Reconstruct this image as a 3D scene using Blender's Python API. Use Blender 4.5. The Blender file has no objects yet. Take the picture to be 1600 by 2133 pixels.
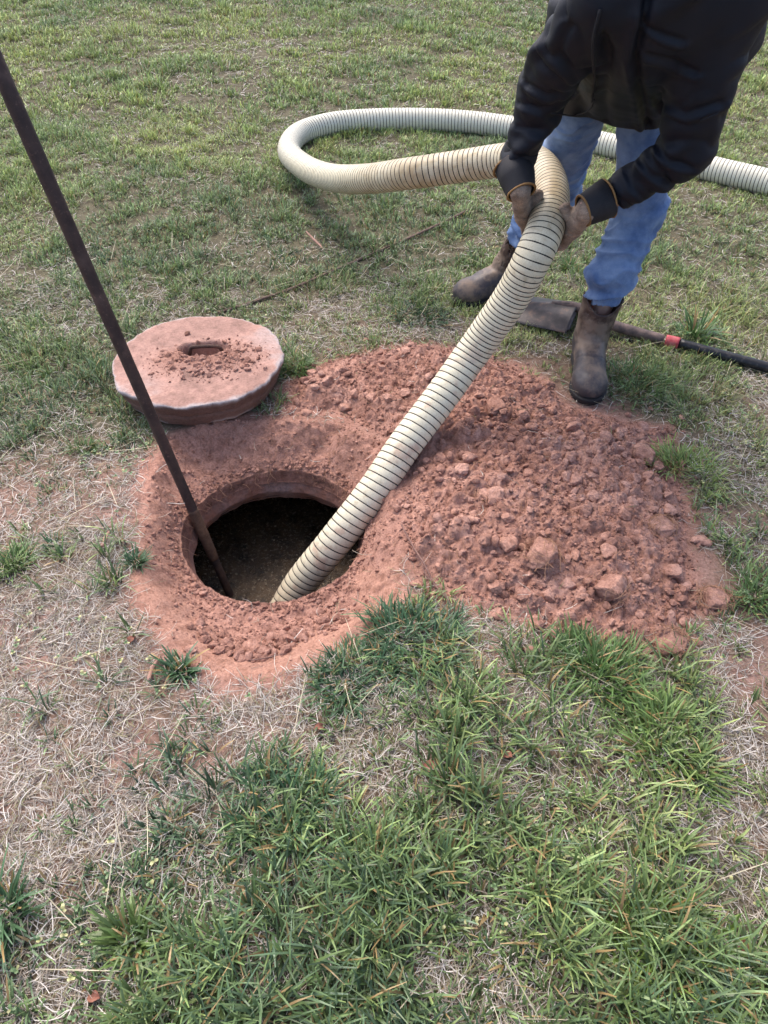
import bpy, bmesh, math, random
import numpy as np
from mathutils import Vector, Matrix

random.seed(7)
RNG = np.random.default_rng(11)
SC = bpy.context.scene
COL = SC.collection

# ------------------------------------------------------------------ camera, sky, sun, exposure
CAM_H, PITCH, FPX, IW, IH = 1.45, math.radians(44.0), 1500.0, 1600.0, 2133.0
cam = bpy.data.cameras.new("camera")
cam.sensor_fit = 'VERTICAL'
cam.sensor_height = 36.0
cam.lens = 36.0 * FPX / IH
cam.clip_start = 0.02
cam.clip_end = 500
cam_o = bpy.data.objects.new("camera", cam)
cam_o.location = (0, 0, CAM_H)
cam_o.rotation_euler = (math.pi / 2 - PITCH, 0, 0)
COL.objects.link(cam_o)
SC.camera = cam_o

SUN_EL, SUN_AZ = math.radians(58), math.radians(-35)      # azimuth measured from +Y towards +X
world = bpy.data.worlds.new("World")
SC.world = world
world.use_nodes = True
wn = world.node_tree
bg = wn.nodes['Background']
sky = wn.nodes.new('ShaderNodeTexSky')
sky.sky_type = 'NISHITA'
sky.sun_disc = False
sky.sun_elevation = SUN_EL
sky.sun_rotation = SUN_AZ
sky.air_density = 0.7
sky.dust_density = 4.0
sky.ozone_density = 0.6
wn.links.new(sky.outputs[0], bg.inputs[0])
bg.inputs[1].default_value = 0.15
sl = bpy.data.lights.new("sun", 'SUN')
sl.energy = 0.5
sl.angle = math.radians(45)
sl.color = (1.0, 0.97, 0.93)
so = bpy.data.objects.new("sun", sl)
sd = Vector((math.sin(SUN_AZ) * math.cos(SUN_EL), math.cos(SUN_AZ) * math.cos(SUN_EL), math.sin(SUN_EL)))
so.rotation_euler = sd.to_track_quat('Z', 'Y').to_euler()
so.location = (0, 0, 6)
COL.objects.link(so)
SC.view_settings.view_transform = 'Standard'
SC.view_settings.look = 'None'
SC.view_settings.exposure = 1.42
SC.view_settings.gamma = 1.0
SC.cycles.max_bounces = 6
SC.cycles.use_adaptive_sampling = True
SC.cycles.adaptive_threshold = 0.02

# ------------------------------------------------------------------ noise
def _h(ix, iy, iz, seed):
    n = (ix.astype(np.int64) * 374761393 + iy.astype(np.int64) * 668265263 + iz.astype(np.int64) * 2147483647 + seed * 974711) & 0xFFFFFFFF
    n = ((n ^ (n >> 13)) * 1274126177) & 0xFFFFFFFF
    n = ((n ^ (n >> 16)) * 2246822519) & 0xFFFFFFFF
    n = n ^ (n >> 15)
    return (n & 0xFFFFFF) / float(0xFFFFFF)

def vn(x, y, z=None, seed=0):
    """value noise, -1..1"""
    x = np.asarray(x, float); y = np.asarray(y, float)
    z = np.zeros_like(x) if z is None else np.asarray(z, float)
    ix, iy, iz = np.floor(x), np.floor(y), np.floor(z)
    fx, fy, fz = x - ix, y - iy, z - iz
    f = lambda t: t * t * t * (t * (t * 6 - 15) + 10)
    u, v, w = f(fx), f(fy), f(fz)
    g = lambda a, b, c: _h(ix + a, iy + b, iz + c, seed)
    x00 = g(0, 0, 0) * (1 - u) + g(1, 0, 0) * u
    x10 = g(0, 1, 0) * (1 - u) + g(1, 1, 0) * u
    x01 = g(0, 0, 1) * (1 - u) + g(1, 0, 1) * u
    x11 = g(0, 1, 1) * (1 - u) + g(1, 1, 1) * u
    return ((x00 * (1 - v) + x10 * v) * (1 - w) + (x01 * (1 - v) + x11 * v) * w) * 2 - 1

def fbm(x, y, z=None, o=4, seed=0):
    a, s, t, f = 1.0, 0.0, 0.0, 1.0
    for i in range(o):
        s = s + a * vn(x * f + 17.3 * i, y * f - 9.1 * i, None if z is None else z * f + 3.7 * i, seed + i)
        t += a; a *= 0.5; f *= 2.03
    return s / t

def worley(x, y, seed=0):
    """F1, F2 and cell value in 2-D"""
    ix, iy = np.floor(x), np.floor(y)
    z = np.zeros_like(ix)
    f1 = np.full(x.shape, 9.0); f2 = np.full(x.shape, 9.0); cid = np.zeros(x.shape)
    for a in (-1, 0, 1):
        for b in (-1, 0, 1):
            px = ix + a + 0.1 + 0.8 * _h(ix + a, iy + b, z, seed)
            py = iy + b + 0.1 + 0.8 * _h(ix + a, iy + b, z, seed + 50)
            d = np.hypot(px - x, py - y)
            c = _h(ix + a, iy + b, z, seed + 99)
            m = d < f1
            f2 = np.where(m, f1, np.minimum(f2, d))
            cid = np.where(m, c, cid)
            f1 = np.where(m, d, f1)
    return f1, f2, cid

def sstep(a, b, x):
    t = np.clip((x - a) / (b - a), 0, 1)
    return t * t * (3 - 2 * t)

# ------------------------------------------------------------------ measuring from the photograph
SP, CP = math.sin(PITCH), math.cos(PITCH)
def P(px, py, z):
    """world point at height z seen at photo pixel (px,py)"""
    u, v = (px - IW / 2) / FPX, (IH / 2 - py) / FPX
    dx, dy, dz = u, CP + v * SP, -SP + v * CP
    t = (z - CAM_H) / dz
    return Vector((dx * t, dy * t, z))

def slope(y):
    y = np.asarray(y, float)
    t = np.clip(y - 2.0, 0, 30)
    return 0.062 * (np.sqrt(t * t + 0.25) - 0.5)

def G0(px, py, dz=0.0):
    z = 0.0
    for _ in range(12):
        p = P(px, py, z + dz); z = float(slope(p.y))
    return Vector((p.x, p.y, z + dz))

def to_px(x, y, z):
    d = y * CP + (CAM_H - z) * SP
    d = np.maximum(d, 0.05)
    v = (y * SP - (CAM_H - z) * CP) / d
    return IW / 2 + x / d * FPX, IH / 2 - v * FPX

def poly_sd(x, y, pts):
    """signed distance to polygon, positive inside"""
    pts = np.array(pts, float)
    d = np.full(x.shape, 1e9); inside = np.zeros(x.shape, bool)
    n = len(pts)
    for i in range(n):
        ax, ay = pts[i]; bx, by = pts[(i + 1) % n]
        ex, ey = bx - ax, by - ay
        t = np.clip(((x - ax) * ex + (y - ay) * ey) / (ex * ex + ey * ey), 0, 1)
        d = np.minimum(d, np.hypot(x - ax - t * ex, y - ay - t * ey))
        c = ((ay > y) != (by > y)) & (x < (bx - ax) * (y - ay) / (by - ay + 1e-12) + ax)
        inside ^= c
    return np.where(inside, d, -d)

# ------------------------------------------------------------------ mesh helpers
def mesh_np(name, verts, faces, mat=None, parent=None, smooth=True, cols=None, uv=None):
    """faces: array (N,3)/(N,4) or a list of such arrays"""
    if isinstance(faces, np.ndarray): faces = [faces]
    faces = [f for f in faces if len(f)]
    verts = np.asarray(verts, np.float32)
    me = bpy.data.meshes.new(name)
    me.vertices.add(len(verts)); me.vertices.foreach_set("co", verts.ravel())
    nl = sum(f.size for f in faces); nf = sum(len(f) for f in faces)
    me.loops.add(nl); me.polygons.add(nf)
    me.loops.foreach_set("vertex_index", np.concatenate([f.ravel() for f in faces]).astype(np.int32))
    tot = np.concatenate([np.full(len(f), f.shape[1], np.int32) for f in faces])
    st = np.concatenate([[0], np.cumsum(tot)[:-1]]).astype(np.int32)
    me.polygons.foreach_set("loop_start", st)
    me.polygons.foreach_set("use_smooth", np.full(nf, smooth))
    me.update(calc_edges=True)
    if cols is not None:
        for cn, c in (cols.items() if isinstance(cols, dict) else (("col", cols),)):
            a = me.color_attributes.new(cn, 'FLOAT_COLOR', 'POINT')
            c4 = np.ones((len(verts), 4), np.float32); c4[:, :3] = c
            a.data.foreach_set("color", c4.ravel())
    me.validate()
    if mat: me.materials.append(mat)
    o = bpy.data.objects.new(name, me)
    COL.objects.link(o)
    if parent: o.parent = parent
    return o

def tag(o, label=None, cat=None, group=None, kind=None):
    if label: o["label"] = label
    if cat: o["category"] = cat
    if group: o["group"] = group
    if kind: o["kind"] = kind
    return o

def empty(name, loc=(0, 0, 0), label=None, cat=None, group=None):
    o = bpy.data.objects.new(name, None)
    COL.objects.link(o); o.location = loc
    o.empty_display_size = 0.05
    tag(o, label, cat, group)
    return o

def child(name, v, f, mat, root, **kw):
    """v in world coordinates, root an unrotated Empty"""
    v = np.asarray(v, float) - np.array(root.location)
    return mesh_np(name, v, f, mat, root, **kw)

def grid_faces(nr, nc, wrap=False):
    i = np.arange(nr - 1)[:, None]
    j = np.arange(nc if wrap else nc - 1)[None, :]
    j2 = (j + 1) % nc
    return np.stack([i * nc + j, i * nc + j2, (i + 1) * nc + j2, (i + 1) * nc + j], -1).reshape(-1, 4)

def catmull(pts, step):
    pts = np.array([tuple(p) for p in pts], float)
    p = np.vstack([2 * pts[0] - pts[1], pts, 2 * pts[-1] - pts[-2]])
    out = []
    for i in range(1, len(p) - 2):
        t = np.linspace(0, 1, 60, endpoint=False)[:, None]
        a, b, c, d = p[i - 1], p[i], p[i + 1], p[i + 2]
        out.append(0.5 * (2 * b + (c - a) * t + (2 * a - 5 * b + 4 * c - d) * t ** 2 + (-a + 3 * b - 3 * c + d) * t ** 3))
    out.append(pts[-1:])
    q = np.vstack(out)
    # smooth then resample by arc length
    for _ in range(25 if step < 0.01 else 3):
        q[1:-1] = 0.25 * q[:-2] + 0.5 * q[1:-1] + 0.25 * q[2:]
    L = np.concatenate([[0], np.cumsum(np.linalg.norm(np.diff(q, axis=0), axis=1))])
    s = np.arange(0, L[-1], step)
    return np.stack([np.interp(s, L, q[:, k]) for k in range(3)], 1), s

def frames(q):
    T = np.gradient(q, axis=0); T /= np.linalg.norm(T, axis=1)[:, None]
    N = np.zeros_like(q)
    up = np.array([0, 0, 1.0]) if abs(T[0, 2]) < 0.9 else np.array([1.0, 0, 0])
    n = up - T[0] * (up @ T[0]); n /= np.linalg.norm(n); N[0] = n
    for i in range(1, len(q)):
        n = n - T[i] * (n @ T[i]); n /= np.linalg.norm(n); N[i] = n
    return T, N, np.cross(T, N)

def tube_np(pts, rad, ns=10, step=0.01, caps=True, fn=None):
    q, s = catmull(pts, step)
    T, N, B = frames(q)
    th = np.linspace(0, 2 * np.pi, ns, endpoint=False)
    r = np.interp(np.linspace(0, 1, len(q)), np.linspace(0, 1, len(np.atleast_1d(rad))), np.atleast_1d(rad))[:, None] * np.ones((1, ns))
    if fn is not None: r = r * fn(s[:, None], th[None, :])
    v = q[:, None, :] + r[..., None] * (np.cos(th)[None, :, None] * N[:, None, :] + np.sin(th)[None, :, None] * B[:, None, :])
    v = v.reshape(-1, 3); f = grid_faces(len(q), ns, True)
    fs = [f[:, ::-1]]
    if caps:
        n0 = len(v)
        v = np.vstack([v, q[:1], q[-1:]])
        j = np.arange(ns); j2 = (j + 1) % ns
        k = (len(q) - 1) * ns
        fs.append(np.stack([np.full(ns, n0), j2, j], 1)[:, ::-1] * 1)
        fs.append(np.stack([np.full(ns, n0 + 1), k + j, k + j2], 1)[:, ::-1] * 1)
    return v, fs

def merge(parts):
    """parts: list of (v, faces or [faces]) -> v, [tri, quad]"""
    V, F3, F4, n = [], [], [], 0
    for v, fs in parts:
        if isinstance(fs, np.ndarray): fs = [fs]
        for f in fs:
            (F3 if f.shape[1] == 3 else F4).append(f + n)
        V.append(v); n += len(v)
    out = []
    if F3: out.append(np.vstack(F3))
    if F4: out.append(np.vstack(F4))
    return np.vstack(V), out

# signed-distance modelling with surface nets -------------------------------------------------
class SDF:
    def __init__(self, k=0.02):
        self.p = []; self.k = k
    def cap(self, a, b, ra, rb, flat=None, f=1.0, k=None):
        self.p.append(('c', np.array(tuple(a), float), np.array(tuple(b), float), ra, rb, None if flat is None else np.array(tuple(flat), float) / np.linalg.norm(tuple(flat)), f, k)); return self
    def ell(self, c, r, rot=None, k=None):
        self.p.append(('e', np.array(tuple(c), float), np.array(r, float), np.eye(3) if rot is None else np.array(rot), k)); return self
    def bounds(self):
        lo, hi = np.full(3, 1e9), np.full(3, -1e9)
        for q in self.p:
            if q[0] == 'c':
                for c, r in ((q[1], q[3]), (q[2], q[4])):
                    lo = np.minimum(lo, c - r); hi = np.maximum(hi, c + r)
            else:
                r = q[2].max(); lo = np.minimum(lo, q[1] - r); hi = np.maximum(hi, q[1] + r)
        return lo, hi
    def ev(self, X):
        D = None
        for q in self.p:
            if q[0] == 'c':
                _, a, b, ra, rb, flat, f, k = q
                ab = b - a; L = ab @ ab + 1e-12
                t = np.clip(((X - a) @ ab) / L, 0, 1)
                o = X - a - t[..., None] * ab
                if flat is not None:
                    c = o @ flat
                    o = o + (c * (1 / f - 1))[..., None] * flat
                d = np.sqrt((o * o).sum(-1)) - (ra + (rb - ra) * t)
                if flat is not None: d = d * min(1.0, f * 1.25)
            else:
                _, c, r, R, k = q
                o = (X - c) @ R
                k0 = np.sqrt(((o / r) ** 2).sum(-1)); k1 = np.sqrt(((o / r ** 2) ** 2).sum(-1)) + 1e-9
                d = k0 * (k0 - 1) / k1
            k = self.k if k is None else k
            if D is None: D = d
            else:
                h = np.clip(0.5 + 0.5 * (D - d) / k, 0, 1)
                D = D * (1 - h) + d * h - k * h * (1 - h)
        return D
    def mesh(self, cell, cut=None, pad=0.03, smooth=2):
        lo, hi = self.bounds(); lo = lo - pad; hi = hi + pad
        n = np.ceil((hi - lo) / cell).astype(int) + 1
        ax = [lo[i] + cell * np.arange(n[i]) for i in range(3)]
        X = np.stack(np.meshgrid(*ax, indexing='ij'), -1)
        D = self.ev(X)
        if cut is not None: D = cut(X, D)
        return nets(D, lo, cell, smooth)

def nets(D, lo, h, smooth=2):
    n = D.shape
    S = D < 0
    c = [(i, j, k) for i in (0, 1) for j in (0, 1) for k in (0, 1)]
    sl_ = lambda a, o: a[tuple(slice(o[i], n[i] - 1 + o[i]) for i in range(3))]
    cnt = sum(sl_(S, o).astype(int) for o in c)
    act = (cnt > 0) & (cnt < 8)
    idx = np.full(act.shape, -1, np.int64); I = np.argwhere(act)
    idx[act] = np.arange(len(I))
    acc = np.zeros((len(I), 3)); w = np.zeros(len(I))
    for a in c:
        for ax in range(3):
            if a[ax]: continue
            b = list(a); b[ax] = 1
            da = D[I[:, 0] + a[0], I[:, 1] + a[1], I[:, 2] + a[2]]
            db = D[I[:, 0] + b[0], I[:, 1] + b[1], I[:, 2] + b[2]]
            m = (da < 0) != (db < 0)
            t = np.where(m, da / np.where(m, da - db, 1), 0)
            p = np.tile(np.array(a, float), (len(I), 1)); p[:, ax] = t
            acc[m] += p[m]; w[m] += 1
    V = lo + (I + acc / w[:, None]) * h
    Q = []
    for ax in range(3):
        u, v = (ax + 1) % 3, (ax + 2) % 3
        s0 = [slice(1, n[i] - 1) for i in range(3)]; s1 = list(s0)
        s0[ax] = slice(0, n[ax] - 1); s1[ax] = slice(1, n[ax])
        A, B = S[tuple(s0)], S[tuple(s1)]
        E = np.argwhere(A != B)
        sg = A[tuple(E.T)]
        E = E + np.array([0 if i == ax else 1 for i in range(3)])
        def at(du, dv):
            e = E.copy(); e[:, u] -= du; e[:, v] -= dv
            return idx[e[:, 0], e[:, 1], e[:, 2]]
        q = np.stack([at(1, 1), at(0, 1), at(0, 0), at(1, 0)], 1)
        q[~sg] = q[~sg][:, ::-1]
        Q.append(q)
    F = np.vstack(Q); F = F[(F >= 0).all(1)]
    for _ in range(smooth):
        V = relax(V, F, 0.5)
    return V, F

def relax(V, F, a=0.5):
    s = np.zeros_like(V); c = np.zeros(len(V))
    k = F.shape[1]
    for i in range(k):
        np.add.at(s, F[:, i], V[F[:, (i + 1) % k]]); np.add.at(c, F[:, i], 1)
        np.add.at(s, F[:, (i + 1) % k], V[F[:, i]]); np.add.at(c, F[:, (i + 1) % k], 1)
    return V * (1 - a) + a * s / np.maximum(c, 1)[:, None]

def vnormals(V, F):
    n = np.cross(V[F[:, 2]] - V[F[:, 0]], V[F[:, -1]] - V[F[:, 1]]) if F.shape[1] == 4 else np.cross(V[F[:, 1]] - V[F[:, 0]], V[F[:, 2]] - V[F[:, 0]])
    N = np.zeros_like(V)
    for i in range(F.shape[1]): np.add.at(N, F[:, i], n)
    return N / (np.linalg.norm(N, axis=1)[:, None] + 1e-12)

# ------------------------------------------------------------------ materials
def mat(name, rough=0.9):
    m = bpy.data.materials.new(name); m.use_nodes = True
    b = m.node_tree.nodes['Principled BSDF']
    b.inputs['Roughness'].default_value = rough
    b.inputs['Specular IOR Level'].default_value = 0.3
    return m, m.node_tree, b

def N(nt, t, **kw):
    n = nt.nodes.new(t)
    for k, v in kw.items(): setattr(n, k, v)
    return n

def noise_node(nt, scale, detail=4, rough=0.55, coord='Object', vec=None, dist=0.0):
    n = N(nt, 'ShaderNodeTexNoise')
    n.inputs['Scale'].default_value = scale; n.inputs['Detail'].default_value = detail
    n.inputs['Roughness'].default_value = rough; n.inputs['Distortion'].default_value = dist
    if vec is None:
        tc = N(nt, 'ShaderNodeTexCoord'); vec = tc.outputs[coord]
    nt.links.new(vec, n.inputs['Vector'])
    return n

def ramp(nt, fac, stops):
    r = N(nt, 'ShaderNodeValToRGB')
    e = r.color_ramp.elements
    while len(e) < len(stops): e.new(0.5)
    for i, (p, c) in enumerate(stops):
        e[i].position = p; e[i].color = (*c, 1) if len(c) == 3 else c
    nt.links.new(fac, r.inputs[0])
    return r

def mix(nt, fac, a, b, mode='MIX'):
    n = N(nt, 'ShaderNodeMix', data_type='RGBA', blend_type=mode)
    for s, v in ((n.inputs[0], fac), (n.inputs[6], a), (n.inputs[7], b)):
        if hasattr(v, 'node'): nt.links.new(v, s)
        elif isinstance(v, (int, float)): s.default_value = v
        else: s.default_value = (*v, 1)
    return n.outputs[2]

def bump(nt, b, srcs):
    prev = None
    for h, dist, st in srcs:
        n = N(nt, 'ShaderNodeBump'); n.inputs['Distance'].default_value = dist; n.inputs['Strength'].default_value = st
        nt.links.new(h, n.inputs['Height'])
        if prev: nt.links.new(prev, n.inputs['Normal'])
        prev = n.outputs[0]
    nt.links.new(prev, b.inputs['Normal'])

def attr(nt, name='col'):
    a = N(nt, 'ShaderNodeAttribute'); a.attribute_name = name
    return a.outputs['Color']

CLAY = (0.350, 0.186, 0.138)
def clay_material(name, tint=(1, 1, 1), use_attr=False):
    m, nt, b = mat(name, 0.95)
    gp_ = N(nt, 'ShaderNodeNewGeometry').outputs['Position']
    n1 = noise_node(nt, 9, 5, 0.6, vec=gp_)
    n2 = noise_node(nt, 160, 4, 0.7, vec=gp_)
    t = lambda c: tuple(c[i] * tint[i] for i in range(3))
    base = ramp(nt, n1.outputs[0], [(0.28, t((0.255, 0.126, 0.090))), (0.5, t(CLAY)), (0.72, t((0.43, 0.250, 0.195)))]).outputs[0]
    if use_attr: base = attr(nt)
    sp = ramp(nt, n2.outputs[0], [(0.3, (0.62, 0.60, 0.58)), (0.52, (1, 1, 1)), (0.75, (1.3, 1.34, 1.36))]).outputs[0]
    n5 = noise_node(nt, 38, 3, 0.6, vec=gp_)
    sp5 = ramp(nt, n5.outputs[0], [(0.32, (0.74, 0.70, 0.68)), (0.5, (1, 1, 1)), (0.70, (1.16, 1.20, 1.22))]).outputs[0]
    base = mix(nt, 1.0, base, sp5, 'MULTIPLY')
    nt.links.new(mix(nt, 1.0, base, sp, 'MULTIPLY'), b.inputs['Base Color'])
    n3 = noise_node(nt, 420, 3, 0.7, vec=gp_)
    n4 = noise_node(nt, 70, 5, 0.75, vec=gp_)
    bump(nt, b, [(n4.outputs[0], 0.006, 0.7), (n3.outputs[0], 0.002, 0.6)])
    return m

M_CLAY = clay_material("red_clay")
M_GROUND = clay_material("ground_soil", use_attr=True)

def blade_material(name, trans=0.35, rough=0.55):
    m, nt, b = mat(name, rough)
    c = attr(nt)
    nt.links.new(c, b.inputs['Base Color'])
    b.inputs['Specular IOR Level'].default_value = 0.5
    tr = N(nt, 'ShaderNodeBsdfTranslucent')
    nt.links.new(c, tr.inputs[0])
    ms = N(nt, 'ShaderNodeMixShader'); ms.inputs[0].default_value = trans
    nt.links.new(b.outputs[0], ms.inputs[1]); nt.links.new(tr.outputs[0], ms.inputs[2])
    nt.links.new(ms.outputs[0], nt.nodes['Material Output'].inputs[0])
    return m
M_GRASS = blade_material("grass_blades", 0.25, 0.38)
M_STRAW = blade_material("dry_straw", 0.15, 0.7)

# ------------------------------------------------------------------ terrain shape
HC = (-0.332, 1.530)                 # centre of the opening
R_TOP, R_BOT, Z_TOP, Z_BOT = 0.276, 0.256, -0.112, -0.178
EXC = [tuple(G0(*p)[:2]) for p in [(345, 905), (312, 985), (292, 1090), (268, 1215), (318, 1310), (400, 1385), (480, 1418), (560, 1415), (650, 1375),
                                    (760, 1325), (850, 1262), (832, 1180), (850, 1080), (848, 985), (800, 912), (700, 880), (600, 868), (450, 872)]]
PILE = [tuple(G0(*p)[:2]) for p in [(596, 860), (590, 815), (640, 770), (735, 742), (850, 722), (960, 730), (1060, 765), (1130, 800), (1180, 850), (1290, 880),
                                     (1400, 900), (1418, 1000), (1440, 1120), (1450, 1230), (1425, 1330), (1385, 1370), (1290, 1345), (1180, 1322), (1080, 1290),
                                     (980, 1260), (890, 1215), (842, 1160), (846, 1080), (840, 985), (800, 905), (700, 862)]]

def H(x, y):
    x = np.asarray(x, float); y = np.asarray(y, float)
    z = slope(y) + 0.016 * fbm(x * 0.9, y * 0.9, o=3, seed=3) + 0.007 * fbm(x * 5, y * 5, o=3, seed=5) + 0.0025 * fbm(x * 28, y * 28, o=3, seed=8)
    near = (np.abs(x + 0.3) < 1.0) & (y > 0.6) & (y < 2.4)
    d = np.where(near, poly_sd(x, y, EXC), -1.0)
    d = d + 0.018 * fbm(x * 9, y * 9, o=3, seed=21)
    w = 0.085 + 0.03 * sstep(1.55, 1.85, y) + 0.05 * sstep(1.4, 1.15, y) + 0.05 * sstep(-0.12, 0.05, x) * sstep(1.3, 1.45, y)
    s = sstep(0, 1, d / w) * 0.45 + 0.55 * sstep(0.0, 1, (d - 0.03) / (w * 1.4))
    lump = 0.020 * fbm(x * 16, y * 16, o=4, seed=31)
    floor = Z_TOP + 0.006 + lump * sstep(R_TOP, R_TOP + 0.06, np.hypot(x - HC[0], y - HC[1])) + 0.030 * sstep(1.22, 1.02, y)
    wf1, wf2, wc = worley(x * 30 + 0.5 * fbm(x * 30, y * 30, o=2, seed=2), y * 30, 35)
    rough = (0.030 * fbm(x * 12, y * 12, o=4, seed=36) + 0.013 * (wf2 - wf1) * (0.3 + wc) - 0.012 * np.exp(-((y - 1.92 + 0.05 * fbm(x * 5, x * 0, o=2, seed=6)) / 0.012) ** 2)) * sstep(0.0, 0.03, d) * (0.25 + 0.75 * np.maximum(sstep(1.45, 1.65, y), sstep(-0.15, 0.0, x)))
    z = z + np.where(near & (d > 0), rough * sstep(R_TOP, R_TOP + 0.02, np.hypot(x - HC[0], y - HC[1])), 0)
    z = np.where(d > 0, z * (1 - s) + floor * s + 0.006 * s * fbm(x * 45, y * 45, o=3, seed=12), z)
    return z

def G(px, py, dz=0.0):
    p = G0(px, py)
    for _ in range(6):
        z = float(H(np.array([p.x]), np.array([p.y]))[0]) + dz
        p = P(px, py, z)
    return p

def pile_h(x, y):
    d = poly_sd(x, y, PILE) + 0.035 * fbm(x * 7, y * 7, o=3, seed=41)
    env = sstep(0, 1, d / (0.26 - 0.15 * sstep(0.30, 0.12, x)))
    big = 0.048 + 0.034 * fbm(x * 3.2, y * 3.2, o=3, seed=42)
    xw, yw = x + 0.012 * fbm(x * 30, y * 30, o=3, seed=45), y + 0.012 * fbm(x * 30, y * 30, o=3, seed=46)
    f1, f2, c = worley(xw * 17, yw * 17, 61)
    l1 = (np.clip((f2 - f1) * 1.5, 0, 1) ** 0.5) * (0.2 + 1.1 * c)
    g1, g2, c2 = worley(xw * 42 + 3, yw * 42, 62)
    l2 = (np.clip((g2 - g1) * 1.5, 0, 1) ** 0.5) * (0.2 + 1.1 * c2)
    edge = sstep(-0.01, 0.05, d)
    lowl = 1 - 0.75 * sstep(0.1, -0.15, x) * sstep(1.7, 1.9, y)
    return np.where(d > -0.02, env * big * (0.6 + 0.4 * lowl) + edge * lowl * (0.020 * l1 + 0.010 * l2) + edge * 0.011 * fbm(x * 60, y * 60, o=3, seed=44) - 0.006 * (1 - edge), -0.02)

def axis(a, b, fine, lo, hi, grow=1.12, c=None):
    m = list(np.arange(a, b, fine))
    s, t = fine, m[-1]
    while t < hi:
        s = min(s * grow, 2.5) ; t += s; m.append(t)
    s, t = fine, m[0]
    while t > lo:
        s = min(s * grow, 2.5); t -= s; m.insert(0, t)
    return np.array(m)

def build_ground():
    xs = axis(-0.85, 0.3, 0.0045, -40, 40, 1.04); ys = axis(0.85, 2.15, 0.0045, -12, 60, 1.04)
    X, Y = np.meshgrid(xs, ys)
    x, y = X.ravel(), Y.ravel()
    dx, dy = x - HC[0], y - HC[1]
    r = np.hypot(dx, dy); th = np.arctan2(dy, dx)
    Rj = R_TOP + 0.005 * fbm(np.cos(th) * 5, np.sin(th) * 5, o=4, seed=71)
    inn = (r < Rj)
    rr = np.where(inn, np.maximum(r, 1e-4), 1)
    ex = np.where(inn, Rj, r)
    sh = Rj - 0.2 * np.clip(Rj - r, 0, 0.072)
    x2 = np.where(inn, HC[0] + dx / rr * sh, x); y2 = np.where(inn, HC[1] + dy / rr * sh, y)
    z = H(x2, y2)
    tt = np.clip((Rj - r) / 0.068, 0, 1)
    xe, ye = HC[0] + dx / rr * Rj, HC[1] + dy / rr * Rj
    ztop = H(np.where(inn, xe, x), np.where(inn, ye, y))
    tz = tt + 0.10 * np.sin(tt * 6.28) * vn(th * 4, tt * 2, seed=55)
    z = np.where(inn, ztop * (1 - tz) + np.minimum(ztop - 0.01, Z_TOP - 0.03) * tz, z - 0.006 * np.exp(-np.clip(r - Rj, 0, 1) / 0.01))
    tall = sstep(0.0, 0.07, ztop - Z_TOP - 0.02)
    f1_, f2_, c_ = worley(th * 9, z * 32, 57)
    wl = inn * (tall * (0.030 * fbm(th * 6, z * 22, o=4, seed=33) + 0.014 * (c_ - 0.5) * np.clip((f2_ - f1_) * 3, 0, 1) - 0.016 * np.sin(np.pi * np.clip(tt, 0, 1))) + 0.003 * fbm(x2 * 60, y2 * 60, z * 60, o=3, seed=34))
    x2 = x2 + dx / rr * wl; y2 = y2 + dy / rr * wl
    dead = (r < Rj - 0.074).reshape(X.shape)
    f = grid_faces(len(ys), len(xs))
    k = dead.ravel()[f].all(1)
    f = f[~k]
    # soil colour: bare pink clay, grey thatch, red subsoil where it was dug or heaped
    dE = poly_sd(x, y, EXC); dP = poly_sd(x, y, PILE)
    dd = np.maximum(dE, dP) + 0.05 * fbm(x * 6, y * 6, o=4, seed=81)
    red = sstep(-0.055, 0.0, dd)
    n1 = 0.5 + 0.5 * fbm(x * 2.2, y * 2.2, o=4, seed=82); n2 = 0.5 + 0.5 * fbm(x * 14, y * 14, o=4, seed=83)
    pink = np.array([0.40, 0.235, 0.185]); thatch = np.array([0.115, 0.100, 0.060]); clay = np.array(CLAY) * 1.03; orange = np.array([0.38, 0.203, 0.145])
    g = greenness(x, y)
    m = np.clip(g * 1.9 + 0.5 * (n2 - 0.5), 0, 1)[:, None]
    c = (pink * (0.58 + 0.5 * n1[:, None])) * (1 - m) + thatch * (0.8 + 0.4 * n2[:, None]) * m
    # scraped, smooth, more orange flanks of the pit
    rim = sstep(-0.02, 0.03, dE) * (1 - sstep(0.10, 0.15, dE)) * sstep(1.75, 1.45, y) * (1 - sstep(-0.10, 0.0, x) * sstep(1.28, 1.36, y))
    cr = clay * (0.85 + 0.3 * n1[:, None]); cr = cr * (1 - rim[:, None]) + orange * rim[:, None]
    c = c * (1 - red[:, None]) + cr * red[:, None]
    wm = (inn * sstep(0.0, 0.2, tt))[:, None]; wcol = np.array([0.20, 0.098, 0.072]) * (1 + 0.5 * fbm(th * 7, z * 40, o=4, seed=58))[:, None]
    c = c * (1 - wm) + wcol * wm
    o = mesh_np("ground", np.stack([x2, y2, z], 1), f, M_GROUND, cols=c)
    tag(o, kind='structure')
    return o

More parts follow.
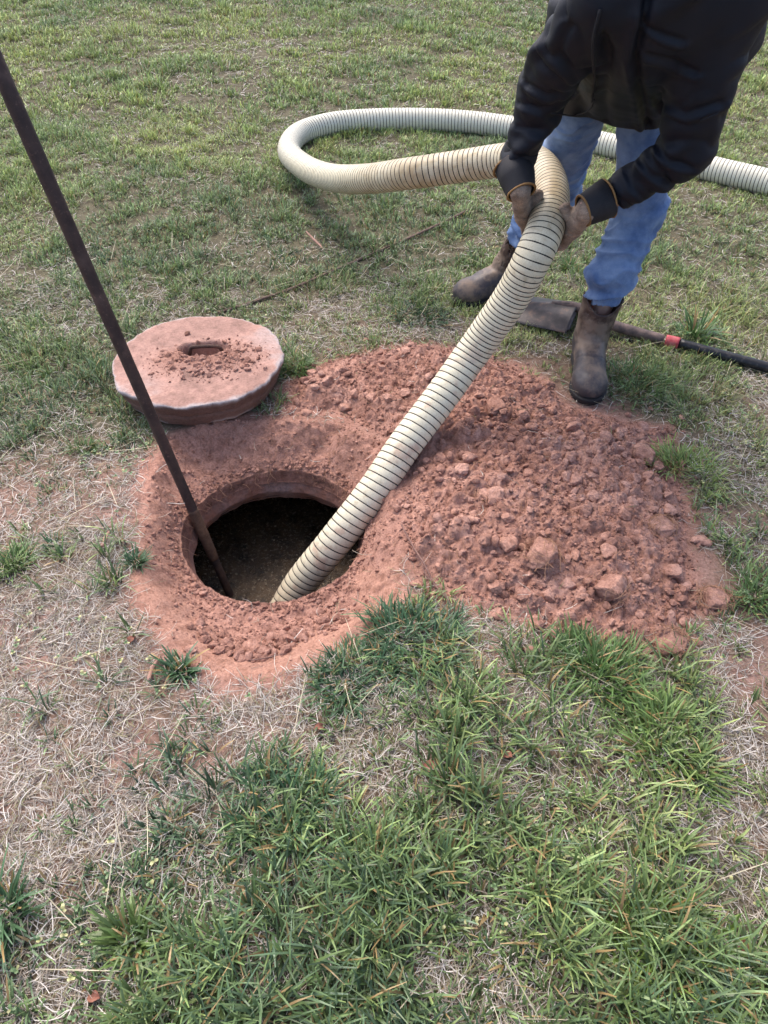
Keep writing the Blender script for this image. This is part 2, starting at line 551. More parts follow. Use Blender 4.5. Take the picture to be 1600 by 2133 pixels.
# green cover per 100-pixel cell of the photo, read off the picture (rows from the top)
GM = """8776777777888888
7776656676777788
7776567766676778
7767777666666666
7767677786577755
5677776678655657
6766664464465555
8876555322234665
8876531000000653
3320000000000045
1210000000000043
4320000000000002
1110000011000113
1122013454155411
2322113555255442
1212123344334763
2212165334666653
2326788888767632
2257788888887753
5478888888877765
4368999988887886
4368999988887886"""
GMA = np.array([[int(c) for c in r] for r in GM.split()], float) / 9.0
def greenness(x, y):
    px, py = to_px(x, y, slope(y))
    fx = np.clip(px / 100 - 0.5, 0, 14.999); fy = np.clip(py / 100 - 0.5, 0, 20.999)
    wx = fx + 0.5 * fbm(x * 4, y * 4, o=2, seed=90); wy = fy + 0.5 * fbm(x * 4, y * 4, o=2, seed=91)
    wx = np.clip(wx, 0, 14.999); wy = np.clip(wy, 0, 20.999)
    i, j = np.floor(wy).astype(int), np.floor(wx).astype(int)
    a, b = wy - i, wx - j
    g = GMA[i, j] * (1 - a) * (1 - b) + GMA[i + 1, j] * a * (1 - b) + GMA[i, j + 1] * (1 - a) * b + GMA[i + 1, j + 1] * a * b
    return g

GROUND = build_ground()

# ------------------------------------------------------------------ clods and crumbs
def ico(sub):
    bm = bmesh.new(); bmesh.ops.create_icosphere(bm, subdivisions=sub, radius=1.0)
    bm.verts.ensure_lookup_table()
    v = np.array([tuple(a.co) for a in bm.verts]); f = np.array([[a.index for a in p.verts] for p in bm.faces]); bm.free()
    return v, f

def clod_proto(sub, seed, rough=1.0):
    v, f = ico(sub)
    rs = np.random.default_rng(seed)
    r = 1 + 0.28 * fbm(v[:, 0] * 1.3 + seed, v[:, 1] * 1.3, v[:, 2] * 1.3, 3, seed)
    v = v * r[:, None]
    for _ in range(14):                     # broken facets
        n = rs.normal(size=3); n /= np.linalg.norm(n); d = rs.uniform(0.50, 0.88)
        s = v @ n; v = v - np.maximum(s - d, 0)[:, None] * n * 0.95
    if sub > 2:
        n = v / np.linalg.norm(v, axis=1)[:, None]
        v = v + n * ((0.13 * fbm(v[:, 0] * 4, v[:, 1] * 4, v[:, 2] * 4, 4, seed + 3) + 0.05 * vn(v[:, 0] * 16, v[:, 1] * 16, v[:, 2] * 16, seed + 4)) * rough)[:, None]
    v = v * np.array([1, rs.uniform(0.7, 1.0), rs.uniform(0.55, 0.85)])
    return v, f

def rotm(n, rng=RNG):
    q = rng.normal(size=(n, 4)); q /= np.linalg.norm(q, axis=1)[:, None]
    w, x, y, z = q.T
    return np.stack([1 - 2 * (y * y + z * z), 2 * (x * y - z * w), 2 * (x * z + y * w), 2 * (x * y + z * w), 1 - 2 * (x * x + z * z), 2 * (y * z - x * w),
                     2 * (x * z - y * w), 2 * (y * z + x * w), 1 - 2 * (x * x + y * y)], 1).reshape(n, 3, 3)

def scatter(protos, pos, size):
    out = []
    which = RNG.integers(0, len(protos), len(pos))
    R = rotm(len(pos))
    for k, (v, f) in enumerate(protos):
        i = np.where(which == k)[0]
        if not len(i): continue
        w = np.einsum('nij,vj->nvi', R[i], v) * size[i][:, None, None]
        w[..., 2] *= 0.85
        w = w + pos[i][:, None, :]
        ff = f[None] + (np.arange(len(i)) * len(v))[:, None, None]
        out.append((w.reshape(-1, 3), ff.reshape(-1, f.shape[1])))
    return merge(out)

def surf(x, y):
    """top of ground or pile"""
    h = H(x, y)
    return np.where(poly_sd(x, y, PILE) > -0.05, h + np.maximum(pile_h(x, y), 0), h)

def build_pile():
    st = 0.0045
    xs = np.arange(-0.34, 1.30, st); ys = np.arange(0.98, 2.62, st)
    X, Y = np.meshgrid(xs, ys); x, y = X.ravel(), Y.ravel()
    h = pile_h(x, y)
    z = H(x, y) + h
    ins = (poly_sd(x, y, PILE) + 0.035 * fbm(x * 7, y * 7, o=3, seed=41)) > -0.012
    inhole = np.hypot(x - HC[0], y - HC[1]) < R_TOP + 0.03
    ok = ins & ~inhole
    f = grid_faces(len(ys), len(xs)); f = f[ok[f].all(1)]
    used = np.unique(f); mp = -np.ones(len(x), int); mp[used] = np.arange(len(used))
    V = np.stack([x, y, z], 1)[used]; f = mp[f]
    # sideways jitter gives crumbly overhangs instead of a height map
    V[:, 0] += 0.005 * fbm(V[:, 0] * 40, V[:, 1] * 40, V[:, 2] * 40, 3, 7); V[:, 1] += 0.005 * fbm(V[:, 0] * 40, V[:, 1] * 40, V[:, 2] * 40, 3, 17)
    o = mesh_np("dirt_pile", V, f, M_CLAY)
    tag(o, "wide heap of loose crumbly red clay spread out beside the open hole", "dirt pile")
build_pile()

PR1 = [clod_proto(2, 100 + i) for i in range(8)]
PR0 = [clod_proto(1, 200 + i) for i in range(6)]
def inpoly(n, poly, margin):
    pts = np.array(poly); lo, hi = pts.min(0) - 0.1, pts.max(0) + 0.1
    q = RNG.uniform(lo, hi, (n, 2))
    d = poly_sd(q[:, 0], q[:, 1], poly)
    return q[d > margin], d[d > margin]

def crumbs():
    parts = []
    def put(q, size, pr, sink=0.25):
        z = surf(q[:, 0], q[:, 1]) + size * (0.5 - sink)
        parts.append(scatter(pr, np.column_stack([q, z]), size))
    hole = lambda q, m=0.012: np.hypot(q[:, 0] - HC[0], q[:, 1] - HC[1]) > R_TOP + m
    # pile: fine, middling
    q, d = inpoly(26000, PILE, 0.0); s = 0.0022 * (1 + RNG.pareto(2.2, len(q))); s = np.minimum(s, 0.008); put(q, s, PR0)
    q, d = inpoly(4800, PILE, 0.0); q = q[RNG.random(len(q)) < 0.45 + 0.5 * vn(q[:, 0] * 8, q[:, 1] * 8, seed=9)]; s = 0.006 * (1 + RNG.pareto(2.6, len(q))); s = np.minimum(s, 0.02); put(q, s, PR1)
    # spill round the pile edges
    q, d = inpoly(7000, PILE, -0.13); k = (d[:] < 0.02) & (RNG.random(len(q)) < 0.8 * np.exp(np.minimum(d, 0) / 0.04)); q = q[k]; q = q[hole(q)]; s = np.minimum(0.0025 * (1 + RNG.pareto(1.8, len(q))), 0.016); put(q, s, PR1)
    # shelf in front of the opening and the pit floor
    q, d = inpoly(14000, EXC, 0.005); m = hole(q); q, d = q[m], d[m]
    k = RNG.random(len(q)) < np.where(q[:, 1] < 1.32, sstep(0.05, 0.13, d) * 0.9 + 0.05, 0.6)
    q = q[k]; s = np.minimum(0.0022 * (1 + RNG.pareto(2.0, len(q))), 0.010); put(q, s, PR0)
    c = np.array([tuple(G0(*p)[:2]) for p in ((420, 1300), (470, 1330), (540, 1330), (600, 1300), (500, 1350), (690, 1255), (560, 1355))])
    q = c[RNG.integers(0, 7, 330)] + RNG.normal(0, 0.032, (330, 2)); q = q[(poly_sd(q[:, 0], q[:, 1], EXC) > 0.07) & hole(q, 0.02)]
    s = 0.007 + 0.015 * RNG.random(len(q)) ** 2.5; put(q, s, PR1)
    a = RNG.uniform(0, 2 * np.pi, 1500); rr = R_TOP + np.abs(RNG.normal(0.0, 0.022, 1500)) + 0.004; q = np.stack([HC[0] + rr * np.cos(a), HC[1] + rr * np.sin(a)], 1)
    s = np.minimum(0.0022 * (1 + RNG.pareto(2.0, len(q))), 0.010); put(q, s, PR0)
    # dusty crumbs on open ground near the digging
    q = RNG.uniform((-1.6, 0.3), (1.6, 2.2), (5200, 2)); q = q[(poly_sd(q[:, 0], q[:, 1], EXC) < 0) & (poly_sd(q[:, 0], q[:, 1], PILE) < 0)]
    s = np.minimum(0.0016 * (1 + RNG.pareto(2.4, len(q))), 0.008); put(q, s, PR0)
    v, f = merge(parts)
    o = mesh_np("loose_soil", v, f, M_CLAY, smooth=False)
    tag(o, "small crumbs of red clay strewn over the heap and around the hole", kind='stuff')
crumbs()

M_CLOD = clay_material("clod_clay", (1.16, 1.18, 1.18))
def clod(px, py, size, seed, label, group=None, squash=0.8, roots=0, name="clay_clod", sub=4):
    v, f = clod_proto(sub, seed)
    a = seed * 1.7; c, s = math.cos(a), math.sin(a)
    v = v @ np.array([[c, -s, 0], [s, c, 0], [0, 0, 1]]).T * size; v[:, 2] *= squash
    p = G0(px, py)
    for _ in range(6):
        z = float(surf(np.array([p.x]), np.array([p.y]))[0]); p = P(px, py, z + size * 0.2)
    o = mesh_np(name, v, f, M_CLOD)
    o.location = (p.x, p.y, z + size * 0.22)
    tag(o, label, "clod", group)
    if roots:
        rs = np.random.default_rng(seed); parts = []
        for _ in range(roots):
            d = rs.normal(size=3); d[2] = abs(d[2]) * 0.6; d /= np.linalg.norm(d)
            t = np.cross(d, rs.normal(size=3)); t /= np.linalg.norm(t)
            k = rs.uniform(0.6, 1.5)
            pts = [(d * 1.0 + t * u * k + rs.normal(0, 0.13, 3) - np.array([0, 0, 0.5 * u * u])) for u in (-1, -0.5, 0, 0.5, 1)]
            pts = [q / max(np.linalg.norm(q), 1e-3) * max(np.linalg.norm(q) * 0.8, 0.9) * size * np.array([1, 1, squash]) for q in pts]
            parts.append(tube_np(pts, [0.0009, 0.0007, 0.0004], 4, 0.006, False))
        rv, rf = merge(parts)
        mesh_np("roots", rv, rf, M_ROOT, o)
    return o
m_, nt_, b_ = mat("fine_roots", 0.9); b_.inputs['Base Color'].default_value = (0.36, 0.20, 0.125, 1); M_ROOT = m_

for a in [
    (1128, 1155, 0.054, 1, "largest rounded clod near the middle of the heap, roots hanging off its front", 0.75, 26),
    (1270, 1225, 0.058, 2, "big angular clod at the lower right of the heap with a steep broken face", 0.8, 10),
    (1345, 945, 0.045, 3, "flat topped clod near the grass at the upper right edge of the heap", 0.7, 14),
    (1380, 1100, 0.046, 4, "rooty clod above the bright grass tuft on the right side of the heap", 0.8, 40),
    (1490, 1252, 0.048, 5, "shaggy root covered clod lying on straw, outermost at the right of the heap", 0.8, 50),
    (1395, 1340, 0.050, 6, "root matted clod at the lowest right corner of the heap", 0.75, 50),
    (1400, 1190, 0.027, 7, "squarish pale clod beside the rooty clods at the right edge", 0.9, 0),
    (1428, 1222, 0.020, 8, "small clod just below the squarish pale clod at the right edge", 0.9, 0),
    (1462, 1127, 0.028, 9, "rounded clod resting on straw just off the right edge of the heap", 0.7, 0),
    (1198, 1003, 0.030, 10, "pale upright clod standing out in the upper middle of the heap", 1.0, 0),
    (1105, 1352, 0.021, 11, "lone clod on dry grass in front of the heap", 0.7, 0),
    (1117, 1296, 0.026, 12, "smooth wedge shaped clod on the front edge of the heap", 0.7, 0),
    (1035, 1280, 0.025, 13, "angular clod on the front edge near the end of the long twig", 0.8, 0),
    (1035, 845, 0.036, 14, "round clod near the top of the heap between hose and boot", 0.9, 0),
    (990, 855, 0.022, 15, "narrow upright clod close against the hose", 1.1, 0),
    (1060, 1130, 0.036, 16, "dark smooth clod left of the largest rounded clod", 0.8, 0),
    (1010, 1125, 0.026, 17, "tall flat faced clod in the left middle of the heap", 1.1, 0),
    (1268, 1147, 0.026, 18, "pale flat clod right of the largest rounded clod", 0.6, 0),
    (1175, 965, 0.020, 19, "small clod sitting on the upper slope of the heap", 0.8, 0),
    (968, 1085, 0.024, 20, "clod with a long flat top left of the tall flat faced clod", 0.6, 0),
    (1010, 1030, 0.032, 21, "broad overhanging clod with dark gap beneath, middle left of heap", 0.6, 12),
    (920, 955, 0.024, 22, "clod close beside the lower hose on the left of the heap", 0.8, 0),
    (895, 1030, 0.020, 23, "low clod near the hose at the left foot of the heap", 0.7, 0),
    (870, 1215, 0.020, 24, "small clod beside the upper part of the long twig", 0.7, 0),
    (775, 830, 0.030, 25, "clod on the thin soil left of the hose behind the hole", 0.7, 8),
    (640, 860, 0.022, 26, "clod next to the round concrete lid", 0.6, 0),
    (415, 1298, 0.021, 27, "rounded clod low in the pit left of the crumbs", 0.8, 0),
    (525, 1345, 0.026, 28, "biggest clod among the crumbs in front of the opening", 0.8, 0),
    (585, 1330, 0.019, 29, "round clod at the right end of the crumbs in front of the opening", 0.9, 0),
    (455, 1355, 0.020, 30, "reddish clod half buried at the left end of the crumbs in the pit", 0.8, 0),
    (405, 1222, 0.0155, 31, "left one of two pebble sized clods at the left rim of the opening", 0.8, 0),
    (422, 1236, 0.0135, 32, "right one of two pebble sized clods at the left rim of the opening", 0.7, 0),
    (398, 1352, 0.021, 33, "flat clod on the orange slope at the front left of the pit", 0.5, 0),
    (1420, 870, 0.016, 34, "lone small clod lying in the grass right of the near boot", 0.8, 0),
    (1142, 800, 0.030, 35, "dark red clod beside the heel of the near boot", 0.8, 6),
]:
    clod(a[0], a[1], a[2], a[3], a[4], squash=a[5], roots=a[6])
GRP = "medium red clay clods in the heap"
pr = [clod_proto(4, 400 + i, 1.3) for i in range(10)]
mes = []
rs = np.random.default_rng(5)
q, d = inpoly(900, PILE, 0.03)
keep = []
for a in q:
    if all(np.hypot(*(a - b)) > 0.042 for b in keep): keep.append(a)
    if len(keep) >= 170: break
for i, a in enumerate(keep):
    v, f = pr[i % 10]
    if i < 10:
        o = mesh_np("clay_clod", v, f, M_CLOD); mes.append(o)
    else:
        o = mes[i % 10].copy(); COL.objects.link(o)
    s = float(0.012 + 0.020 * rs.random() ** 1.8); o.scale = (s, s, s * 0.9)
    o.rotation_euler = (rs.uniform(-.5, .5), rs.uniform(-.5, .5), rs.uniform(0, 6.28))
    o.location = (a[0], a[1], float(surf(np.array([a[0]]), np.array([a[1]]))[0]) + s * 0.1)
    tag(o, "medium sized red clay clod mixed into the loose heap", "clod", GRP)

# fine roots in the heap
def root_mass():
    parts = []
    c = [tuple(G0(*p)[:2]) for p in ((1180, 960), (1260, 920), (1200, 1060), (1380, 1080), (1120, 900), (1300, 1200), (1340, 1270), (990, 1000), (1080, 1080), (900, 1180), (1380, 1320), (850, 820), (700, 900), (620, 960), (560, 940))]
    for _ in range(430):
        a = np.array(c[rs.integers(0, len(c))]) + rs.normal(0, 0.05, 2)
        if np.hypot(a[0] - HC[0], a[1] - HC[1]) < R_TOP + 0.03: continue
        L = rs.uniform(0.02, 0.06); h = rs.uniform(0, 6.28); pts = []
        for k in range(5):
            z = float(surf(a[:1], a[1:])[0]); pts.append((a[0], a[1], z + rs.uniform(0.001, 0.012)))
            h += rs.normal(0, 0.7); a = a + L / 4 * np.array([math.cos(h), math.sin(h)])
        parts.append(tube_np(pts, [0.0007, 0.0006, 0.0003], 4, 0.008, False))
    for _ in range(90):                     # dangling from the dug faces
        a = rs.uniform(-0.4, 3.6); R0 = R_TOP + rs.uniform(-0.002, 0.015); x0, y0 = HC[0] + R0 * math.cos(a), HC[1] + R0 * math.sin(a)
        z0 = max(float(surf(np.array([x0]), np.array([y0]))[0]), Z_TOP) ; L = rs.uniform(0.02, 0.07)
        pts = [(x0, y0, z0 + 0.004)]
        for k in range(4):
            x0 -= math.cos(a) * rs.uniform(-0.004, 0.014); y0 -= math.sin(a) * rs.uniform(-0.004, 0.014); x0 += rs.normal(0, 0.007); z0 -= L / 4 * rs.uniform(0.2, 1.3); pts.append((x0, y0, z0))
        parts.append(tube_np(pts, [0.0009, 0.0006, 0.0003], 4, 0.008, False))
    v, f = merge(parts)
    tag(mesh_np("fine_roots", v, f, M_ROOT), "thin pale roots tangled through the red clay heap", kind='stuff')
root_mass()

# ------------------------------------------------------------------ tank opening, chamber, liquid
def concrete_mat(name, grey, dirt, lo=0.42, hi=0.6, dark=0.9):
    m, nt, b = mat(name, 0.92)
    n1 = noise_node(nt, 7, 6, 0.65); n2 = noise_node(nt, 90, 4, 0.7)
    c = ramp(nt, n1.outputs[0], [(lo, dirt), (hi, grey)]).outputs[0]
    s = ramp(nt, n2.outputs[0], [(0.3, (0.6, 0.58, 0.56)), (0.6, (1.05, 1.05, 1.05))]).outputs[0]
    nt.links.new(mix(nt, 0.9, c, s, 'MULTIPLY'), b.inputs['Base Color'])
    n3 = noise_node(nt, 240, 3, 0.6)
    bump(nt, b, [(n2.outputs[0], 0.006, 0.6), (n3.outputs[0], 0.0015, 0.5)])
    return m
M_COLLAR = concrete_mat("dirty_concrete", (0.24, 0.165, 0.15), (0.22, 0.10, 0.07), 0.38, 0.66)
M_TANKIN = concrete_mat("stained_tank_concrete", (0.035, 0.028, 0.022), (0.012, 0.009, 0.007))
tank = empty("septic_tank", (HC[0], HC[1], Z_TOP), "buried concrete tank whose round dirt stained opening shows in the pit", "septic tank")
def lathe(profile, n, cx, cy, jit=0.0, seed=0):
    th = np.linspace(0, 2 * np.pi, n, endpoint=False)
    V = []
    for i, (r, z) in enumerate(profile):
        rr = r + jit * fbm(np.cos(th) * 6 + seed, np.sin(th) * 6, np.full(n, z * 30), 4, seed)
        zz = z + 0.6 * jit * fbm(np.cos(th) * 8, np.sin(th) * 8, np.full(n, r * 30.0), 4, seed + 5)
        V.append(np.stack([cx + rr * np.cos(th), cy + rr * np.sin(th), zz], 1))
    return np.vstack(V), grid_faces(len(profile), n, True)
prof = [(0.44, Z_TOP - 0.03), (R_TOP + 0.01, Z_TOP - 0.012)] + [(R_TOP - 0.003 + (R_BOT - R_TOP) * t, Z_TOP - 0.012 + (Z_BOT - Z_TOP + 0.012) * t) for t in np.linspace(0, 1, 14)] + [(R_BOT + 0.004, Z_BOT - 0.012), (R_BOT + 0.02, Z_BOT - 0.045)]
v, f = lathe(prof, 220, HC[0], HC[1], 0.007, 3)
child("collar", v, f, M_COLLAR, tank)
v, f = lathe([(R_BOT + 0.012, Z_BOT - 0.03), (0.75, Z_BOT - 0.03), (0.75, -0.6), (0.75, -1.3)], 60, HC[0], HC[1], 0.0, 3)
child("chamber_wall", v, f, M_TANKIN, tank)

m, nt, b = mat("tank_liquid", 0.12)
n1 = noise_node(nt, 11, 6, 0.7); n2 = noise_node(nt, 75, 5, 0.8)
vo = N(nt, 'ShaderNodeTexVoronoi'); vo.inputs['Scale'].default_value = 65
tc = N(nt, 'ShaderNodeTexCoord'); nt.links.new(tc.outputs['Object'], vo.inputs['Vector'])
base = ramp(nt, n1.outputs[0], [(0.38, (0.018, 0.012, 0.007)), (0.62, (0.105, 0.066, 0.034))]).outputs[0]
fl = ramp(nt, n2.outputs[0], [(0.55, (0, 0, 0)), (0.66, (0.9, 0.9, 0.9))]).outputs[0]
c = mix(nt, fl, base, (0.26, 0.20, 0.13))
nt.links.new(c, b.inputs['Base Color'])
nt.links.new(ramp(nt, n2.outputs[0], [(0.5, (0.10, 0.10, 0.10)), (0.7, (0.75, 0.75, 0.75))]).outputs[0], b.inputs['Roughness'])
b.inputs['Specular IOR Level'].default_value = 0.55
bump(nt, b, [(n2.outputs[0], 0.01, 0.6)])
ZL = -0.44
gx = np.linspace(-0.75, 0.75, 60); X, Y = np.meshgrid(gx, gx)
zz = 0.004 * fbm(X * 9, Y * 9, o=3, seed=4)
o = mesh_np("water", np.stack([X.ravel(), Y.ravel(), zz.ravel()], 1), grid_faces(60, 60), m)
o.location = (HC[0], HC[1], ZL); tag(o, kind='structure')
m, nt, b = mat("floating_scum", 0.6); b.inputs['Base Color'].default_value = (0.34, 0.27, 0.19, 1)
q = RNG.normal(0, 0.17, (900, 2)) + np.array(HC) + np.array([0.02, -0.03]); q = q[np.hypot(q[:, 0] - HC[0], q[:, 1] - HC[1]) < 0.5]
s = np.minimum(0.0012 * (1 + RNG.pareto(2.0, len(q))), 0.006)
v, f = scatter(PR0, np.column_stack([q, np.full(len(q), ZL + 0.003)]), s)
tag(mesh_np("floating_scum", v, f, m), "pale scum flecks floating on the dark tank liquid", kind='stuff')

# ------------------------------------------------------------------ concrete lid
LC = (-0.640, 2.155); LR = 0.289; LZ = 0.098
lid = empty("concrete_lid", (LC[0], LC[1], 0.0), "round thick concrete lid dusted with red clay, lying on the grass behind the hole", "lid")
def build_lid():
    n = 240
    th = np.linspace(0, 2 * np.pi, n, endpoint=False)
    cs, sn = np.cos(th), np.sin(th)
    edge = 0.014 * fbm(cs * 4, sn * 4, o=5, seed=301) + 0.005 * fbm(cs * 20, sn * 20, o=4, seed=302)
    prof = [(0.0, LZ)] + [(LR * t, LZ) for t in np.linspace(0.02, 0.985, 46)] + [(LR, LZ - 0.003), (LR + 0.001, LZ - 0.010), (LR - 0.004, LZ - 0.022), (LR - 0.010, LZ - 0.036), (LR - 0.013, LZ - 0.045), (LR - 0.018, LZ - 0.049), (LR - 0.015, LZ - 0.053),
           (LR - 0.020, LZ - 0.066), (LR - 0.026, LZ - 0.082), (LR - 0.030, LZ - 0.094), (LR - 0.036, LZ - 0.100), (LR - 0.1, LZ - 0.102), (0.0, LZ - 0.102)]
    V, C = [], []
    for i, (r, z) in enumerate(prof):
        e = edge * min(1, (r / LR)) ** 8
        rr = r + e
        x, y = rr * cs, rr * sn
        side = i > 46
        zz = z + (0.003 * fbm(x * 14, y * 14, o=4, seed=303) if not side else 0.003 * fbm(cs * 9, sn * 9, np.full(n, z * 40), 4, 304))
        if not side:   # recess holding the lifting bar
            u, w = (x - 0.012) / 0.072, (y - 0.045) / 0.050
            rec = sstep(1.25, 0.8, np.sqrt(u * u + w * w) + 0.25 * fbm(x * 30, y * 30, o=2, seed=11)); zz = zz - 0.058 * rec
            heap = np.exp(-(((x - 0.03) / 0.13) ** 2 + ((y + 0.0) / 0.075) ** 2)); zz = zz + 0.013 * heap * (1 - rec) * (1 + 0.6 * fbm(x * 60, y * 60, o=3, seed=9))
            zz = zz - 0.006 * sstep(0.965, 1.0, np.full(n, r / LR)) * (0.5 + 0.8 * fbm(cs * 14, sn * 14, o=3, seed=305))
        V.append(np.stack([x, y, zz], 1))
        # colours: dusty pink top, chipped pale rim, brown flank
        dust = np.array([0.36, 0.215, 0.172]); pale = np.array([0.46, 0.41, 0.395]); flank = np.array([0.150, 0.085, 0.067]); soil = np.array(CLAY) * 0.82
        nz = fbm(x * 9, y * 9, np.full(n, z * 9), 5, 306)
        if not side:
            k = np.clip(0.80 * sstep(0.955, 1.01, r / LR + 0.05 * fbm(cs * 7, sn * 7, o=4, seed=307)) + 0.55 * sstep(0.15, 0.55, nz) * sstep(0.5, 0.9, r / LR), 0, 1)[:, None]
            cc = dust * (1 + 0.35 * nz[:, None] + 0.25 * fbm(x * 45, y * 45, o=3, seed=310)[:, None]) * (1 - k) + pale * k
            hp = np.clip(heap * 2.0 + 0.8 * nz - 0.2, 0, 1)[:, None]; cc = cc * (1 - hp) + soil * hp
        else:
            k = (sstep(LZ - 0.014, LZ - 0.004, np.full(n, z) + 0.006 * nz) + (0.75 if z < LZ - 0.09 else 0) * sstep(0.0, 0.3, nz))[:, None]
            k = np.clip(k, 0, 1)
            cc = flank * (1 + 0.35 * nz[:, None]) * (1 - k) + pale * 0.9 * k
        C.append(np.clip(cc, 0, 1))
    V = np.vstack(V) ; F = grid_faces(len(prof), n, True)
    V[:, 0] += LC[0]; V[:, 1] += LC[1]
    # slight lean towards the camera side
    V[:, 2] += 0.012 + 0.0 * V[:, 0]
    m, nt, b = mat("lid_concrete", 0.95)
    c = attr(nt); n2 = noise_node(nt, 130, 4, 0.7)
    s = ramp(nt, n2.outputs[0], [(0.3, (0.75, 0.72, 0.7)), (0.6, (1.08, 1.08, 1.08))]).outputs[0]
    nt.links.new(mix(nt, 1.0, c, s, 'MULTIPLY'), b.inputs['Base Color'])
    n3 = noise_node(nt, 45, 5, 0.7)
    bump(nt, b, [(n3.outputs[0], 0.005, 0.5), (n2.outputs[0], 0.002, 0.5)])
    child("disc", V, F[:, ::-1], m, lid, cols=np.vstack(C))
build_lid()
M_RUST = concrete_mat("rusty_steel", (0.13, 0.075, 0.055), (0.060, 0.040, 0.034), 0.4, 0.65)
hx, hy, hz = LC[0] + 0.012, LC[1] + 0.070, LZ + 0.006
v, f = tube_np([(hx - 0.062, hy - 0.004, hz - 0.035), (hx - 0.055, hy, hz - 0.008), (hx - 0.04, hy, hz + 0.004), (hx + 0.035, hy + 0.004, hz + 0.004), (hx + 0.052, hy + 0.004, hz - 0.008), (hx + 0.058, hy, hz - 0.035)], 0.0065, 10, 0.004)
child("lifting_handle", v, f, M_RUST, lid)
# crumbs resting on the lid
q = np.column_stack([RNG.normal(LC[0] + 0.035, 0.085, 2200), RNG.normal(LC[1] - 0.015, 0.050, 2200)])
q = q[(np.hypot(q[:, 0] - LC[0], q[:, 1] - LC[1]) < 0.27)]
s = np.minimum(0.0019 * (1 + RNG.pareto(1.8, len(q))), 0.015)
rec = sstep(1.2, 0.8, np.hypot((q[:, 0] - hx) / 0.072, (q[:, 1] - hy + 0.025) / 0.050))
hp = np.exp(-(((q[:, 0] - LC[0] - 0.03) / 0.12) ** 2 + ((q[:, 1] - LC[1]) / 0.07) ** 2))
kk = rec < 0.25; q, s, hp, rec = q[kk], s[kk], hp[kk], rec[kk]
v, f = scatter(PR1, np.column_stack([q, LZ + 0.012 + 0.009 * hp - 0.03 * rec + s * 0.2]), s)
tag(mesh_np("lid_crumbs", v, f, M_CLAY, smooth=False), "red clay crumbs scattered over the middle of the concrete lid", kind='stuff')

# ------------------------------------------------------------------ steel pole in the hole
A = np.array(tuple(P(484, 1250, -0.47))); B = np.array(tuple(P(34, 225, 1.02))); dirp = (B - A) / np.linalg.norm(B - A)
pole = empty("steel_pole", tuple(A), "long dark brown steel pole leaning out of the open tank towards the upper left", "pole")
m, nt, b = mat("pole_steel", 0.55)
n1 = noise_node(nt, 18, 5, 0.6); n2 = noise_node(nt, 120, 4, 0.7)
c = ramp(nt, n1.outputs[0], [(0.35, (0.045, 0.032, 0.030)), (0.55, (0.072, 0.048, 0.043)), (0.75, (0.125, 0.085, 0.072))]).outputs[0]
sp = ramp(nt, n2.outputs[0], [(0.58, (1, 1, 1)), (0.72, (2.3, 2.0, 1.9))]).outputs[0]
nt.links.new(mix(nt, 1.0, c, sp, 'MULTIPLY'), b.inputs['Base Color']); b.inputs['Metallic'].default_value = 0.25
bump(nt, b, [(n2.outputs[0], 0.002, 0.5)])
M_POLE = m
wob = lambda s, th: 1 + 0.015 * np.sin(s * 31 + 2 * th) + 0.01 * np.sin(s * 83 - th)
zt = lambda z: A + dirp * (z - A[2]) / dirp[2]
print('pole clearance', [round(float(np.hypot(zt(z)[0] - HC[0], zt(z)[1] - HC[1])), 3) for z in (-0.17, -0.11, -0.05)])
v, f = tube_np([zt(-0.08), zt(0.3), zt(1.0), zt(1.72)], [0.0150, 0.0170, 0.0175], 20, 0.02, fn=wob); child("shaft", v, f, M_POLE, pole)
M_RUSTO = concrete_mat("orange_rust", (0.22, 0.125, 0.075), (0.10, 0.058, 0.040), 0.35, 0.6)
v, f = tube_np([zt(-0.27), zt(-0.18), zt(-0.06)], [0.0155, 0.0175, 0.0165], 20, 0.01, fn=wob); child("rusty_coupling", v, f, M_RUSTO, pole)
v, f = tube_np([zt(-0.60), zt(-0.45), zt(-0.26)], [0.0135, 0.0135], 16, 0.02); child("lower_rod", v, f, M_RUST, pole)

# ------------------------------------------------------------------ suction hose
HP = [(-0.43, 1.335, -0.60), (-0.365, 1.385, -0.46)] + [tuple(P(*p)) for p in [
    (618, 1228, -0.315), (694, 1132, -0.155), (778, 1024, -0.025), (845, 925, 0.075), (918, 828, 0.172), (989, 728, 0.288), (1065, 620, 0.455), (1113, 530, 0.585),
    (1141, 460, 0.645), (1147, 400, 0.672)]]
HP += [tuple(P(1130, 354, 0.675)), tuple(P(1095, 333, 0.655)), tuple(P(1045, 334, 0.618)), tuple(P(950, 348, 0.568)), tuple(P(850, 362, 0.52)), tuple(P(760, 373, 0.42)),
       tuple(P(690, 370, 0.31)), tuple(P(637, 350, 0.24)), tuple(P(602, 316, 0.19)), tuple(P(622, 280, 0.17))]
for px, py in [(690, 258), (780, 250), (880, 249), (980, 255), (1080, 268), (1180, 286), (1280, 305), (1400, 332), (1500, 356), (1620, 385), (1800, 440), (2050, 520)]:
    p = G(px, py, 0.05); HP.append((p.x, p.y, p.z))
HR = 0.0520
